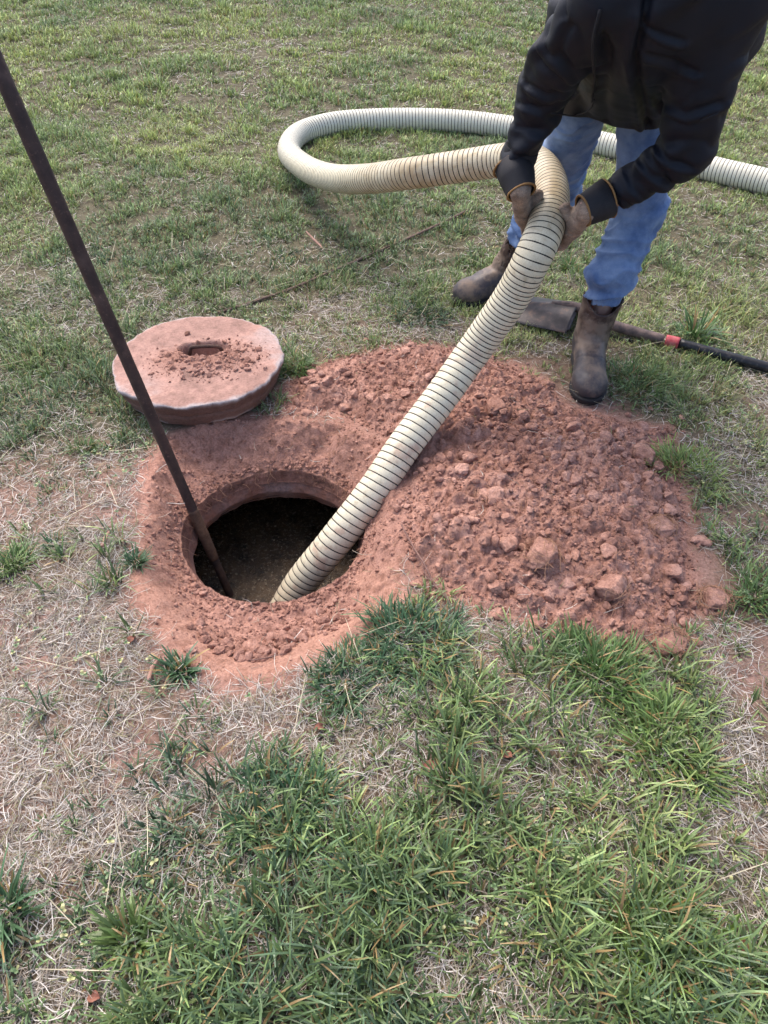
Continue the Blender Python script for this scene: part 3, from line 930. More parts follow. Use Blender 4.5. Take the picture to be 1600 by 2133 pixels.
def build_hose():
    root = empty("suction_hose", (HP[8][0], HP[8][1], 0.0), "long cream ribbed suction hose looping over the grass and through gloved hands into the hole", "hose")
    q, s = catmull(HP, 0.0031)
    T, Nn, B = frames(q)
    R = HR * (1 + 0.13 * sstep(2.2, 4.2, s))
    ns = 48; th = np.linspace(0, 2 * np.pi, ns, endpoint=False)
    pit = 0.0232 - 0.0085 * sstep(1.2, 1.4, s) * (1 - sstep(1.75, 2.0, s)) - 0.0038 * sstep(1.8, 2.2, s)
    phs = np.concatenate([[0], np.cumsum(0.5 * (1 / pit[1:] + 1 / pit[:-1]) * np.diff(s))])
    ph = (phs[:, None] - th[None, :] / (2 * np.pi)) % 1.0
    rib = 0.0016 * np.sqrt(np.clip(1 - (2 * ph - 1) ** 2, 0, 1))
    r = R[:, None] - 0.0011 + rib
    V = q[:, None, :] + r[..., None] * (np.cos(th)[None, :, None] * Nn[:, None, :] + np.sin(th)[None, :, None] * B[:, None, :])
    V = V.reshape(-1, 3)
    # grime: dry clay and tan staining where the hose is dragged and handled
    sv = np.repeat(s, ns)
    n1 = fbm(V[:, 0] * 9, V[:, 1] * 9, V[:, 2] * 9, 4, 501); n2 = fbm(V[:, 0] * 70, V[:, 1] * 70, V[:, 2] * 70, 4, 502)
    cream = np.array([0.69, 0.64, 0.48]); tan = np.array([0.40, 0.30, 0.17]); white = np.array([0.68, 0.65, 0.53]); clay = np.array([0.42, 0.22, 0.15])
    band = sstep(1.45, 1.85, sv) * (1 - sstep(2.75, 3.3, sv))
    k = np.clip(band * (0.55 + 0.5 * n1 + 0.25 * n2) + 0.10 * n2, 0, 0.9)[:, None]
    far = sstep(3.6, 4.2, sv)[:, None]
    c = cream * (1 - far) + white * far
    c = c * (1 - k) + tan * k
    k2 = (sstep(0.5, 0.15, sv) * np.clip(0.30 + 0.9 * n1, 0, 0.7))[:, None]; c = c * (1 - k2) + clay * k2
    k3 = (sstep(1.7, 1.0, sv) * 0.5 * sstep(0.22, 0.5, fbm(V[:, 0] * 22, V[:, 1] * 22, V[:, 2] * 22, 4, 503)))[:, None]; c = c * (1 - k3) + clay * k3
    sp = (sstep(0.28, 0.55, n2) * 0.35 * (1 - far[:, 0]))[:, None]; c = c * (1 - sp) + tan * 0.8 * sp
    m, nt, b = mat("hose_plastic", 0.42)
    cc = attr(nt); n3 = noise_node(nt, 300, 2, 0.6)
    s3 = ramp(nt, n3.outputs[0], [(0.25, (0.82, 0.79, 0.72)), (0.55, (1, 1, 1))]).outputs[0]
    nt.links.new(mix(nt, 1.0, cc, s3, 'MULTIPLY'), b.inputs['Base Color'])
    b.inputs['Subsurface Weight'].default_value = 0.0
    bump(nt, b, [(n3.outputs[0], 0.0006, 0.3)])
    f = grid_faces(len(s), ns, True)[:, ::-1]
    child("hose_wall", V, f, m, root, cols=np.clip(c, 0, 1))
    # dark helix: follows the groove phase = 0
    turns = phs[-1]
    M = int(turns * 40)
    t = np.linspace(0.5, turns - 1.0, M)
    ss = np.interp(t, phs, s)
    ang = 2 * np.pi * t             # phase 0 -> theta = 2 pi s / pitch
    I = lambda A_: np.stack([np.interp(ss, s, A_[:, k]) for k in range(3)], 1)
    c0, Ni, Bi = I(q), I(Nn), I(B); Ti = I(T)
    Rr = np.interp(ss, s, R) - 0.0004
    rad = np.cos(ang)[:, None] * Ni + np.sin(ang)[:, None] * Bi
    cen = c0 + Rr[:, None] * rad
    w, h = 0.0021, 0.0007
    vs = np.stack([cen - Ti * w, cen + rad * h - Ti * w * 0.4, cen + rad * h + Ti * w * 0.4, cen + Ti * w], 1).reshape(-1, 3)
    f = grid_faces(M, 4)
    m, nt, b = mat("hose_spiral", 0.6); b.inputs['Base Color'].default_value = (0.028, 0.024, 0.020, 1)
    child("spiral_rib", vs, f, m, root)
    return q, s, T
HQ, HS, HT = build_hose()

# ------------------------------------------------------------------ the worker
V3 = lambda *a: np.array(a, float)
np3 = lambda v: np.array(tuple(v), float)
gz = lambda x, y: float(H(np.array([x]), np.array([y]))[0])
hipR, hipL = np3(P(1220, 178, 0.90)), np3(P(1352, 188, 0.89))
kneeR, kneeL = np3(P(1160, 392, 0.52)), np3(P(1333, 436, 0.53))
ankR = V3(0.515, 2.76, gz(0.5, 2.76) + 0.13); ankL = np3(P(1222, 706, 0.13))
shR, shL = np3(P(1258, -10, 1.19)), np3(P(1492, -20, 1.19))
elR, elL = np3(P(1127, 190, 0.965)), np3(P(1430, 312, 0.865))
wrR, wrL = np3(P(1078, 338, 0.79)), np3(P(1288, 402, 0.745))
pel = (hipR + hipL) / 2 + V3(0, 0.03, 0.03)
chest = (shR + shL) / 2 + V3(0, 0.10, -0.02)
neck = (shR + shL) / 2 + V3(0.0, -0.05, 0.06)
head = neck + V3(0, -0.15, 0.10)
print('hips', hipR, hipL, 'sh', shR, shL, 'lens', np.linalg.norm(shR - elR), np.linalg.norm(elR - wrR), np.linalg.norm(shL - elL), np.linalg.norm(elL - wrL), np.linalg.norm(hipL - kneeL), np.linalg.norm(kneeL - ankL), np.linalg.norm(hipR - kneeR), np.linalg.norm(kneeR - ankR))

person = empty("person", (0.62, 2.45, 0.0), "person in black jacket, blue jeans and muddy boots bending over and holding the hose", "person")

def hose_at(px, py):
    X, Y = to_px(HQ[:, 0], HQ[:, 1], HQ[:, 2])
    ok = (HS < 2.1)
    i = np.argmin(np.where(ok, np.hypot(X - px, Y - py), 1e9)); return HQ[i], HT[i], i

def fabric(name, c1, c2, scale=4, weave=900, rough=0.85, sheen=0.0, fine=0.25):
    m, nt, b = mat(name, rough)
    n1 = noise_node(nt, scale, 4, 0.6); n2 = noise_node(nt, weave, 2, 0.6)
    c = ramp(nt, n1.outputs[0], [(0.35, c1), (0.65, c2)]).outputs[0]
    s = ramp(nt, n2.outputs[0], [(0.3, (1 - fine,) * 3), (0.7, (1 + fine,) * 3)]).outputs[0]
    nt.links.new(mix(nt, 1.0, c, s, 'MULTIPLY'), b.inputs['Base Color'])
    b.inputs['Sheen Weight'].default_value = sheen
    bump(nt, b, [(n2.outputs[0], 0.0008, 0.35)])
    return m, nt, b

# hands inside the gloves ---------------------------------------------------------------
def hand_sdf(S, C, T, side, wrist, extra, k=0.006, flip=1):
    """four fingers closed behind the hose, thumb in front; side = unit vector to the hand's side"""
    view = C - V3(0, 0, CAM_H); view /= np.linalg.norm(view)
    T = T / np.linalg.norm(T)
    back = view - T * (view @ T); back /= np.linalg.norm(back)
    sd = np.cross(T, back); sd *= np.sign(sd @ side)
    rr = HR + 0.002
    pos = lambda ph, ax, r: C + T * ax + (rr + r) * (math.cos(ph) * sd + math.sin(ph) * back)
    rad = 0.0105 + extra
    for j, ax in enumerate((0.034, 0.012, -0.011, -0.032)):
        L = (0.9, 1.0, 0.95, 0.78)[j]; rf = rad * (1.0, 1.03, 1.0, 0.88)[j]
        ph = [0.10, 0.10 + 0.75 * L, 0.10 + 1.35 * L, 0.10 + 1.85 * L]
        pts = [pos(a, ax * (1 + 0.05 * jj) * -flip, rf + (0.006 if jj == 1 else 0.001)) for jj, a in enumerate(ph)]
        for a, b_, ra, rb in zip(pts[:-1], pts[1:], (1.08, 1.0, 0.92), (1.0, 0.92, 0.8)):
            S.cap(a, b_, rf * ra, rf * rb, k=0.004)
    # palm: slab between knuckles and wrist
    kn = [pos(0.05, ax * -flip, rad + 0.004) for ax in (0.034, -0.032)]
    pc = wrist * 0.62 + (kn[0] + kn[1]) * 0.19
    nrm = np.cross(kn[0] - kn[1], wrist - (kn[0] + kn[1]) / 2); nrm /= np.linalg.norm(nrm)
    for t in (0, 0.5, 1.0):
        kk = kn[0] * (1 - t) + kn[1] * t
        S.cap(kk, wrist + (kk - (kn[0] + kn[1]) / 2) * 0.55, 0.0165 + extra, 0.019 + extra, k=0.014)
    # thumb leaves the side of the palm near its base and lies on the near face of the hose
    tb = wrist * 0.55 + kn[0] * 0.45 - back * 0.016
    t1 = pos(-0.35, 0.030 * -flip, 0.016); t2 = pos(-0.95, 0.022 * -flip, 0.011)
    S.cap(tb, t1, 0.0155 + extra, 0.0135 + extra, k=0.010); S.cap(t1, t2, 0.0130 + extra, 0.0105 + extra, k=0.004)
    return sd, back

ankRb, ankLb = V3(0.492, 2.766, gz(0.5, 2.76) + 0.11), V3(0.734, 2.268, gz(0.73, 2.27) + 0.11)
body = SDF(0.03)
body.cap(pel + V3(0, 0, 0.02), chest + V3(0, 0.04, 0.01), 0.085, 0.085); body.cap(shR + V3(0, 0.03, 0), shL + V3(0, 0.03, 0), 0.042, 0.042, k=0.04)
body.cap(hipR, kneeR, 0.068, 0.052); body.cap(kneeR, ankRb, 0.050, 0.030)
body.cap(hipL, kneeL, 0.068, 0.052); body.cap(kneeL, ankLb, 0.050, 0.030)
for a in ((ankRb, V3(-0.15, -0.045, -0.105)), (ankLb, V3(-0.02, -0.13, -0.105))):
    body.cap(a[0] - V3(0, 0, 0.03), a[0] + a[1], 0.024, 0.016, k=0.015)
body.cap(shR, elR, 0.048, 0.040); body.cap(elR, wrR, 0.038, 0.027)
body.cap(shL, elL, 0.048, 0.040); body.cap(elL, wrL, 0.038, 0.027)
body.cap(neck - V3(0, -0.03, 0.02), head, 0.055, 0.055)
fw = V3(0, -0.62, -0.78)                     # the face looks down at the hands
up_ = V3(0, -0.78, 0.62)
Rh = np.stack([V3(1, 0, 0), fw, up_], 1)
body.ell(head, (0.075, 0.095, 0.115), Rh, k=0.02)
body.ell(head + fw * 0.05 - up_ * 0.055, (0.052, 0.052, 0.055), Rh, k=0.02)      # jaw
body.cap(head + fw * 0.092 + up_ * 0.012, head + fw * 0.112 - up_ * 0.022, 0.008, 0.013, k=0.008)   # nose
for sx in (-1, 1):
    body.ell(head + fw * 0.088 + up_ * 0.028 + V3(sx * 0.03, 0, 0), (0.022, 0.010, 0.008), Rh, k=0.008)   # brow
    body.ell(head + V3(sx * 0.078, 0, 0) - fw * 0.005, (0.010, 0.020, 0.032), Rh, k=0.006)               # ear
    body.ell(head + fw * 0.085 + up_ * 0.006 + V3(sx * 0.03, 0, 0), (0.013, 0.010, 0.008), Rh, k=0.003)   # eye
body.cap(head + fw * 0.098 - up_ * 0.047 - V3(0.02, 0, 0), head + fw * 0.098 - up_ * 0.047 + V3(0.02, 0, 0), 0.006, 0.006, k=0.006)  # lips
CR, TR, iR = hose_at(1142, 436); CL, TL, iL = hose_at(1142, 452)
palmR, palmL = np3(P(1084, 392, 0.745)), np3(P(1224, 434, 0.715))
hand_sdf(body, CR, TR, V3(-1, 0, 0), palmR, -0.003); hand_sdf(body, CL, TL, V3(1, 0, 0), palmL, -0.003)
body.cap(wrR, palmR, 0.027, 0.022, k=0.02); body.cap(wrL, palmL, 0.027, 0.022, k=0.02)
V, F = body.mesh(0.0065, smooth=2)
m, nt, b = mat("skin", 0.5); n1 = noise_node(nt, 40, 3)
nt.links.new(ramp(nt, n1.outputs[0], [(0.3, (0.48, 0.27, 0.20)), (0.7, (0.58, 0.35, 0.27))]).outputs[0], b.inputs['Base Color']); b.inputs['Subsurface Weight'].default_value = 0.1; b.inputs['Subsurface Scale'].default_value = 0.01
child("body", V, F, m, person)
S = SDF(0.02)
S.ell(head + up_ * 0.015 - fw * 0.012, (0.084, 0.098, 0.112), Rh)
V, F = S.mesh(0.006, cut=lambda X, D: np.maximum(D, ((X - head) @ fw) * 0.8 - ((X - head) @ up_) * 0.6 - 0.02), smooth=1)
V += vnormals(V, F) * (0.004 * fbm(V[:, 0] * 60, V[:, 1] * 60, V[:, 2] * 20, 3, 9))[:, None]
m, nt, b = fabric("hair", (0.035, 0.022, 0.014), (0.07, 0.045, 0.03), 60, 300, 0.6)
child("hair", V, F, m, person)

# jacket ----------------------------------------------------------------------------------
M_JACKET, nt, b = fabric("black_softshell", (0.0048, 0.0066, 0.0130), (0.0085, 0.0112, 0.0205), 3, 1400, 0.60, 0.0, 0.2)
J = SDF(0.05)
J.cap(pel + V3(0.03, -0.06, 0.03), chest, 0.165, 0.165, k=0.05)
J.cap(np3(P(1200, 215, 0.85)), np3(P(1225, 60, 1.06)), 0.075, 0.11, k=0.02)
J.cap(np3(P(1195, 232, 0.83)), np3(P(1215, 100, 1.0)), 0.035, 0.09, k=0.03)
J.cap(np3(P(1330, 240, 0.85)), np3(P(1360, 80, 1.04)), 0.075, 0.12, k=0.02)
J.cap(shR + V3(0.02, 0.02, 0), shL + V3(0.02, 0.0, 0.0), 0.085, 0.105, k=0.08)
J.cap(shR, elR, 0.074, 0.058, k=0.015); J.cap(elR, wrR, 0.057, 0.041, k=0.02)
J.cap(shL + V3(0.01, 0, 0), elL + V3(0.0, 0, 0.0), 0.100, 0.062, k=0.02)
J.cap(elL, wrL, 0.060, 0.042, k=0.02)
J.cap(np3(P(1490, 60, 1.08)), np3(P(1440, 190, 0.95)), 0.11, 0.078, k=0.03)
J.cap(neck - V3(0, -0.05, 0.05), neck + V3(0, -0.02, 0.02), 0.085, 0.075, k=0.03)
jc = [(hipR + hipL) / 2]
def jcut(X, D):
    # open hem below the hips, open cuffs
    ax = wrR - elR; ax /= np.linalg.norm(ax); near = np.linalg.norm(X - wrR, axis=-1) < 0.10
    D = np.where(near, np.maximum(D, (X - wrR) @ ax), D)
    ax = wrL - elL; ax /= np.linalg.norm(ax); near = np.linalg.norm(X - wrL, axis=-1) < 0.10
    D = np.where(near, np.maximum(D, (X - wrL) @ ax + 0.004), D)
    hem = 0.835 + 0.04 * np.clip(X[..., 1] - 2.2, -0.2, 0.3)
    legs = (X[..., 0] > 0.35) & (X[..., 1] > 2.0)
    D = np.where((X[..., 1] > 2.06) & (X[..., 0] < 0.78), np.maximum(D, hem - X[..., 2]), D)
    return D
V, F = J.mesh(0.0062, cut=jcut, smooth=2)
Nn = vnormals(V, F)
def along(V, a, b):
    ab = b - a; L = np.linalg.norm(ab); t = ((V - a) @ ab) / L
    o = V - a - np.outer(t / L, ab); return t, np.linalg.norm(o, axis=1), L
dsp = 0.012 * fbm(V[:, 0] * 7, V[:, 1] * 7, V[:, 2] * 7, 3, 601)
for (a, b_, amp) in ((shR, elR, 0.007), (elR, wrR, 0.008), (shL, elL, 0.008), (elL, wrL, 0.010)):
    t, d, L = along(V, a, b_)
    w = sstep(0.14, 0.05, d) * sstep(-0.02, 0.04, t) * sstep(L + 0.03, L - 0.01, t)
    ph = t * 105 + 5.0 * fbm(V[:, 0] * 11, V[:, 1] * 11, V[:, 2] * 11, 2, 602)
    dsp += w * amp * (np.abs(np.sin(ph / 2)) ** 0.7 * 1.6 - 0.9) * (0.6 + 0.7 * vn(V[:, 0] * 14, V[:, 1] * 14, V[:, 2] * 14, 603))
# diagonal tension folds over the back and chest
u = V[:, 0] * 22 - V[:, 2] * 30 + 3 * fbm(V[:, 0] * 5, V[:, 1] * 5, V[:, 2] * 5, 2, 604)
dsp += 0.014 * np.clip(np.sin(u), 0, 1) ** 3 * sstep(0.1, 0.6, vn(V[:, 0] * 5, V[:, 1] * 5, V[:, 2] * 5, 605) + 0.4)
jx, jy = to_px(V[:, 0], V[:, 1], V[:, 2])
facing = sstep(0.0, 0.4, -((V - V3(0, 0, CAM_H)) * Nn).sum(1) / np.linalg.norm(V - V3(0, 0, CAM_H), axis=1))
def crease(pts, width, depth, ridge=0.0):
    global dsp
    pts = np.array(pts, float); d = np.full(len(V), 1e9); sg = np.zeros(len(V))
    for a, b_ in zip(pts[:-1], pts[1:]):
        e = b_ - a; t = np.clip(((jx - a[0]) * e[0] + (jy - a[1]) * e[1]) / (e @ e), 0, 1)
        ddx, ddy = jx - a[0] - t * e[0], jy - a[1] - t * e[1]; dd = np.hypot(ddx, ddy)
        m_ = dd < d; sg = np.where(m_, np.sign(e[0] * ddy - e[1] * ddx), sg); d = np.minimum(d, dd)
    dsp = dsp + facing * (-depth * np.exp(-(d / width) ** 2) + ridge * np.exp(-((d - 1.8 * width) / width) ** 2) * (sg > 0))
crease([(1256, 85), (1263, 130), (1258, 200), (1262, 260)], 12, 0.016, 0.006)
crease([(1350, -10), (1338, 60), (1322, 130), (1335, 190), (1352, 270)], 9, 0.020, 0.010)
crease([(1345, 55), (1385, 75), (1420, 85)], 7, 0.007, 0.006)
crease([(1350, 115), (1400, 130), (1450, 150)], 7, 0.007, 0.006)
crease([(1370, 210), (1430, 235), (1500, 215)], 8, 0.008, 0.006)
crease([(1180, 60), (1165, 110), (1195, 160)], 8, 0.008, 0.005)
crease([(1100, 175), (1140, 195), (1195, 190)], 6, 0.008, 0.006)
crease([(1080, 215), (1120, 225), (1160, 215)], 6, 0.006, 0.004)
crease([(1075, 265), (1110, 275), (1145, 262)], 6, 0.005, 0.004)
crease([(1370, 300), (1400, 335), (1440, 350)], 7, 0.010, 0.006)
crease([(1335, 335), (1360, 365), (1395, 380)], 6, 0.007, 0.005)
crease([(1305, 360), (1318, 390), (1340, 410)], 5, 0.005, 0.004)
V = V + Nn * dsp[:, None]
V = relax(V, F, 0.15)
jacket = child("jacket", V, F, M_JACKET, person)
# knitted looking sleeve ends, hem seams, zip
M_TRIM, nt, b = fabric("jacket_trim", (0.015, 0.015, 0.018), (0.022, 0.022, 0.026), 20, 900, 0.8)
def ring(c, ax, r, h, mt, nm, parent, flare=0.0, th=0.0035, n=40, jit=0.0):
    ax = ax / np.linalg.norm(ax); e1 = np.cross(ax, V3(0.3, 1, 0.2)); e1 /= np.linalg.norm(e1); e2 = np.cross(ax, e1)
    t = np.linspace(0, 2 * np.pi, n, endpoint=False)
    prof = [(r, 0), (r + flare * 0.5 + th * 0.3, h * 0.5), (r + flare, h), (r + flare - th, h), (r - th + flare * 0.5, h * 0.5), (r - th, 0), (r, 0)]
    V = []
    for i, (rr, z) in enumerate(prof):
        w = rr * (1 + jit * np.sin(2 * t + 1 + z * 20) + jit * 0.5 * np.sin(3 * t + z * 40))
        V.append(c + ax * z + w[:, None] * (np.cos(t)[:, None] * e1 + np.sin(t)[:, None] * e2))
    return np.vstack(V), grid_faces(len(prof), n, True)
def add_child(nm, vf, mt, part, root=person):
    """child of a part; part has identity transform relative to root"""
    v, f = vf
    o = mesh_np(nm, np.asarray(v, float) - np.array(root.location), f, mt, part); return o
for (w_, e_, r_) in ((wrR, elR, 0.0435), (wrL, elL, 0.0440)):
    ax = (w_ - e_) / np.linalg.norm(w_ - e_)
    add_child("sleeve_cuff", ring(w_ - ax * 0.040, ax, r_, 0.044, M_TRIM, "", person, -0.001, 0.006, 40, 0.03), M_TRIM, jacket)
hz_ = [np3(P(*p)) for p in ((1250, 20, 1.10), (1235, 90, 1.02), (1238, 165, 0.93), (1232, 215, 0.855))]
def snap(p, off=0.002):
    d = np.linalg.norm(V - p, axis=1); return p
def project_on(Vm, Nm, pts, off):
    out = []
    for p in pts:
        o = V3(0, 0, CAM_H); d = p - o; d /= np.linalg.norm(d)
        w = Vm - o; t = w @ d; dist = np.linalg.norm(w - np.outer(t, d), axis=1)
        k = (dist < 0.012) & (t > 0); 
        if not k.any(): out.append(p); continue
        i = np.where(k)[0][np.argmin(t[k])]; out.append(o + d * (t[i] - off))
    return out
NV = vnormals(V, F)
def seam(pts, r, n=24, off=0.001):
    q, s = catmull(pts, 0.02); q = project_on(V, NV, q, off)
    return tube_np(q, r, 6, 0.01)
add_child("zip", seam(hz_, 0.0035, off=0.002), M_TRIM, jacket)
add_child("hem_seam", seam([np3(P(1148, 236, 0.86)), np3(P(1195, 240, 0.86)), np3(P(1228, 228, 0.87)), np3(P(1240, 200, 0.89))], 0.0018, off=0.001), M_TRIM, jacket)
add_child("pocket_seam", seam([np3(P(1458, 252, 0.9)), np3(P(1505, 232, 0.95))], 0.0022, off=0.002), M_TRIM, jacket)

# jeans -------------------------------------------------------------------------------------
m, nt, b = fabric("denim", (0.060, 0.115, 0.250), (0.195, 0.290, 0.46), 10, 1100, 0.88, 0.15, 0.22)
M_DENIM = m
V_ = None
Jn = SDF(0.04)
Jn.cap(hipR + V3(0.02, 0, 0.06), hipL + V3(-0.02, 0, 0.06), 0.100, 0.100)
Jn.cap(hipR, kneeR, 0.086, 0.074, k=0.02); Jn.cap(hipL, kneeL, 0.086, 0.080, k=0.02)
boR = ankR + (kneeR - ankR) / np.linalg.norm(kneeR - ankR) * 0.155
boL = ankL + (kneeL - ankL) / np.linalg.norm(kneeL - ankL) * 0.135
Jn.cap(kneeR, boR, 0.076, 0.062, k=0.03); Jn.cap(kneeL, boL + V3(0.012, 0, 0.08), 0.080, 0.076, k=0.03)
Jn.cap(boR + V3(0, 0, 0.05), boR + V3(0.0, 0, 0.02), 0.066, 0.062, k=0.02)
Jn.cap(boL + V3(0.008, 0, 0.085), boL + V3(0.002, -0.005, 0.065), 0.083, 0.066, k=0.02)
Jn.cap(boL + V3(-0.045, -0.02, 0.092), boL + V3(-0.02, -0.03, 0.082), 0.036, 0.04, k=0.02)
V, F = Jn.mesh(0.0052, smooth=2)
Nn = vnormals(V, F); dsp = 0.003 * fbm(V[:, 0] * 9, V[:, 1] * 9, V[:, 2] * 9, 3, 611)
for (a, b_, amp, fr) in ((kneeL, boL, 0.012, 125), (hipL, kneeL, 0.005, 75), (kneeR, boR, 0.011, 110), (hipR, kneeR, 0.007, 75)):
    t, d, L = along(V, a, b_)
    w = sstep(0.15, 0.08, d) * sstep(-0.05, 0.03, t) * sstep(L + 0.06, L, t)
    low = 0.35 + 0.9 * sstep(L * 0.25, L, t)
    ph = t * fr + 6 * V[:, 0] * 8 + 7.0 * fbm(V[:, 0] * 8, V[:, 1] * 8, V[:, 2] * 12, 2, 612)
    dsp += w * amp * low * ((1 - np.abs(np.sin(ph / 2))) ** 1.3 * 1.8 - 0.6) * np.clip(0.75 + 0.8 * vn(V[:, 0] * 12, V[:, 1] * 12, V[:, 2] * 12, 613), 0.1, 1.5)
dsp += 0.0022 * fbm(V[:, 0] * 40, V[:, 1] * 40, V[:, 2] * 70, 3, 614)
V = V + Nn * dsp[:, None]
jeans = child("jeans", V, F, m, person)
cb = attr  # side seam
NVj = vnormals(V, F)

# boots -------------------------------------------------------------------------------------
def boot_mat():
    m, nt, b = mat("boot_leather", 0.5)
    n1 = noise_node(nt, 14, 6, 0.65); n2 = noise_node(nt, 180, 3, 0.6); n3 = noise_node(nt, 5, 4, 0.6)
    z = N(nt, 'ShaderNodeSeparateXYZ'); tc = N(nt, 'ShaderNodeTexCoord'); nt.links.new(tc.outputs['Object'], z.inputs[0])
    zr = ramp(nt, z.outputs[2], [(0.10, (0.060, 0.052, 0.055)), (0.16, (0.052, 0.032, 0.027))]).outputs[0]
    zm = ramp(nt, z.outputs[2], [(0.09, (0, 0, 0)), (0.13, (0.13, 0.13, 0.13)), (0.17, (0.13, 0.13, 0.13)), (0.23, (0, 0, 0))]).outputs[0]
    ad = N(nt, 'ShaderNodeMath', operation='ADD'); nt.links.new(n1.outputs[0], ad.inputs[0]); nt.links.new(zm, ad.inputs[1])
    k = ramp(nt, ad.outputs[0], [(0.47, (0, 0, 0)), (0.64, (0.85, 0.85, 0.85))]).outputs[0]
    c = mix(nt, k, zr, (0.22, 0.165, 0.125))
    nt.links.new(c, b.inputs['Base Color'])
    rr = ramp(nt, n1.outputs[0], [(0.45, (0.42, 0.42, 0.42)), (0.65, (0.9, 0.9, 0.9))]).outputs[0]; nt.links.new(rr, b.inputs['Roughness'])
    bump(nt, b, [(n1.outputs[0], 0.004, 0.4), (n2.outputs[0], 0.001, 0.4)])
    return m
M_BOOT = boot_mat()
m, nt, b = mat("boot_sole", 0.75); b.inputs['Base Color'].default_value = (0.022, 0.02, 0.02, 1); M_SOLE = m
def boot(heel, toe, shaft_top, z0, label):
    yaw = math.atan2(toe[1] - heel[1], toe[0] - heel[0]); L = math.hypot(toe[0] - heel[0], toe[1] - heel[1]); k = L / 0.305
    c, s = math.cos(yaw), math.sin(yaw)
    Rm = np.array([[c, -s, 0], [s, c, 0], [0, 0, 1.0]])
    loc = np.array([heel[0], heel[1], z0])
    st = (np3(shaft_top) - loc) @ Rm           # shaft top in boot space
    S = SDF(0.025)
    S.ell((0.045, 0, 0.058), (0.050, 0.044, 0.062))
    S.cap((0.05, 0, 0.060), (0.19 * k, 0.002, 0.048), 0.047, 0.050, k=0.03)
    S.ell((0.232 * k, 0.003, 0.046), (0.078, 0.060, 0.054), k=0.02)
    S.cap((0.068, 0, 0.10), (0.16 * k, 0, 0.078), 0.054, 0.047, k=0.03)
    mid = V3(0.062, 0, 0.125)
    S.cap((0.06, 0, 0.07), mid, 0.050, 0.056, k=0.02)
    ax = (st - mid) / np.linalg.norm(st - mid)
    S.cap(mid, mid * 0.5 + st * 0.5, 0.057, 0.063, k=0.015); S.cap(mid * 0.5 + st * 0.5, st + ax * 0.05, 0.063, 0.073, k=0.01)
    def cut(X, D):
        h = (X - st) @ ax
        dip = 0.026 * np.cos(2 * np.arctan2(X[..., 1] - st[1], X[..., 0] - st[0]))      # scalloped top line
        D = np.maximum(D, h + dip)
        t = np.clip(((X - mid) @ ax), -0.02, 1); o = X - mid - t[..., None] * ax
        inner = np.linalg.norm(o, axis=-1) - (0.052 + 0.012 * t / 0.15)
        D = np.where((X - mid) @ ax > 0.02, np.maximum(D, -inner), D)
        return np.maximum(D, 0.014 - X[..., 2])
    V, F = S.mesh(0.0048, cut=cut, smooth=2)
    Nn = vnormals(V, F)
    cre = np.exp(-((V[:, 2] - 0.115 - 0.25 * (V[:, 0] - 0.06)) / 0.008) ** 2) + 0.7 * np.exp(-((V[:, 2] - 0.145 + 0.1 * V[:, 0]) / 0.007) ** 2) + 0.5 * np.exp(-((V[:, 2] - 0.18) / 0.008) ** 2)
    toe_line = np.exp(-(((V[:, 0] - 0.185 * k) + 0.4 * V[:, 1] ** 2 / 0.05) / 0.0035) ** 2) * (V[:, 2] > 0.03)
    V = V + Nn * (0.0035 * fbm(V[:, 0] * 18, V[:, 1] * 18, V[:, 2] * 18, 3, 5) - 0.0035 * cre * (0.6 + 0.8 * vn(V[:, 0] * 20, V[:, 1] * 20, V[:, 2] * 20, 4)) - 0.0022 * toe_line)[:, None]
    b_ = mesh_np("boot", V, F, M_BOOT, person)
    b_.rotation_euler = (0, 0, yaw); b_.location = loc - np.array(person.location)
    # sole
    S = SDF(0.02)
    S.cap((0.045, 0, 0.02), (0.06, 0, 0.02), 0.052, 0.049); S.cap((0.05, 0, 0.02), (0.17 * k, 0.002, 0.02), 0.046, 0.054); S.ell((0.230 * k, 0.003, 0.02), (0.085, 0.064, 0.06), k=0.015)
    def scut(X, D):
        D = np.maximum(np.maximum(D, X[..., 2] - 0.024), 0.0 - X[..., 2])
        arch = (X[..., 0] > 0.095) & (X[..., 0] < 0.135) & (X[..., 2] < 0.010)
        return np.where(arch, np.maximum(D, 0.010 - X[..., 2]), D)
    V, F = S.mesh(0.004, cut=scut, smooth=1)
    mesh_np("sole", V, F, M_SOLE, b_)
    if label: b_["label"] = label
    return b_
heelL, toeL = V3(0.745, 2.33, 0), V3(*G(1222, 846)[:2], 0)
boot(heelL, toeL, boL + V3(0, -0.0, 0.0), gz(0.7, 2.2) - 0.004, "muddy brown boot standing at the edge of the clay heap")
boot(V3(0.552, 2.785, 0), V3(G(948, 632).x, G(948, 632).y, 0), boR, gz(0.45, 2.74) - 0.004, "dark boot turned sideways, partly hidden behind the hose")

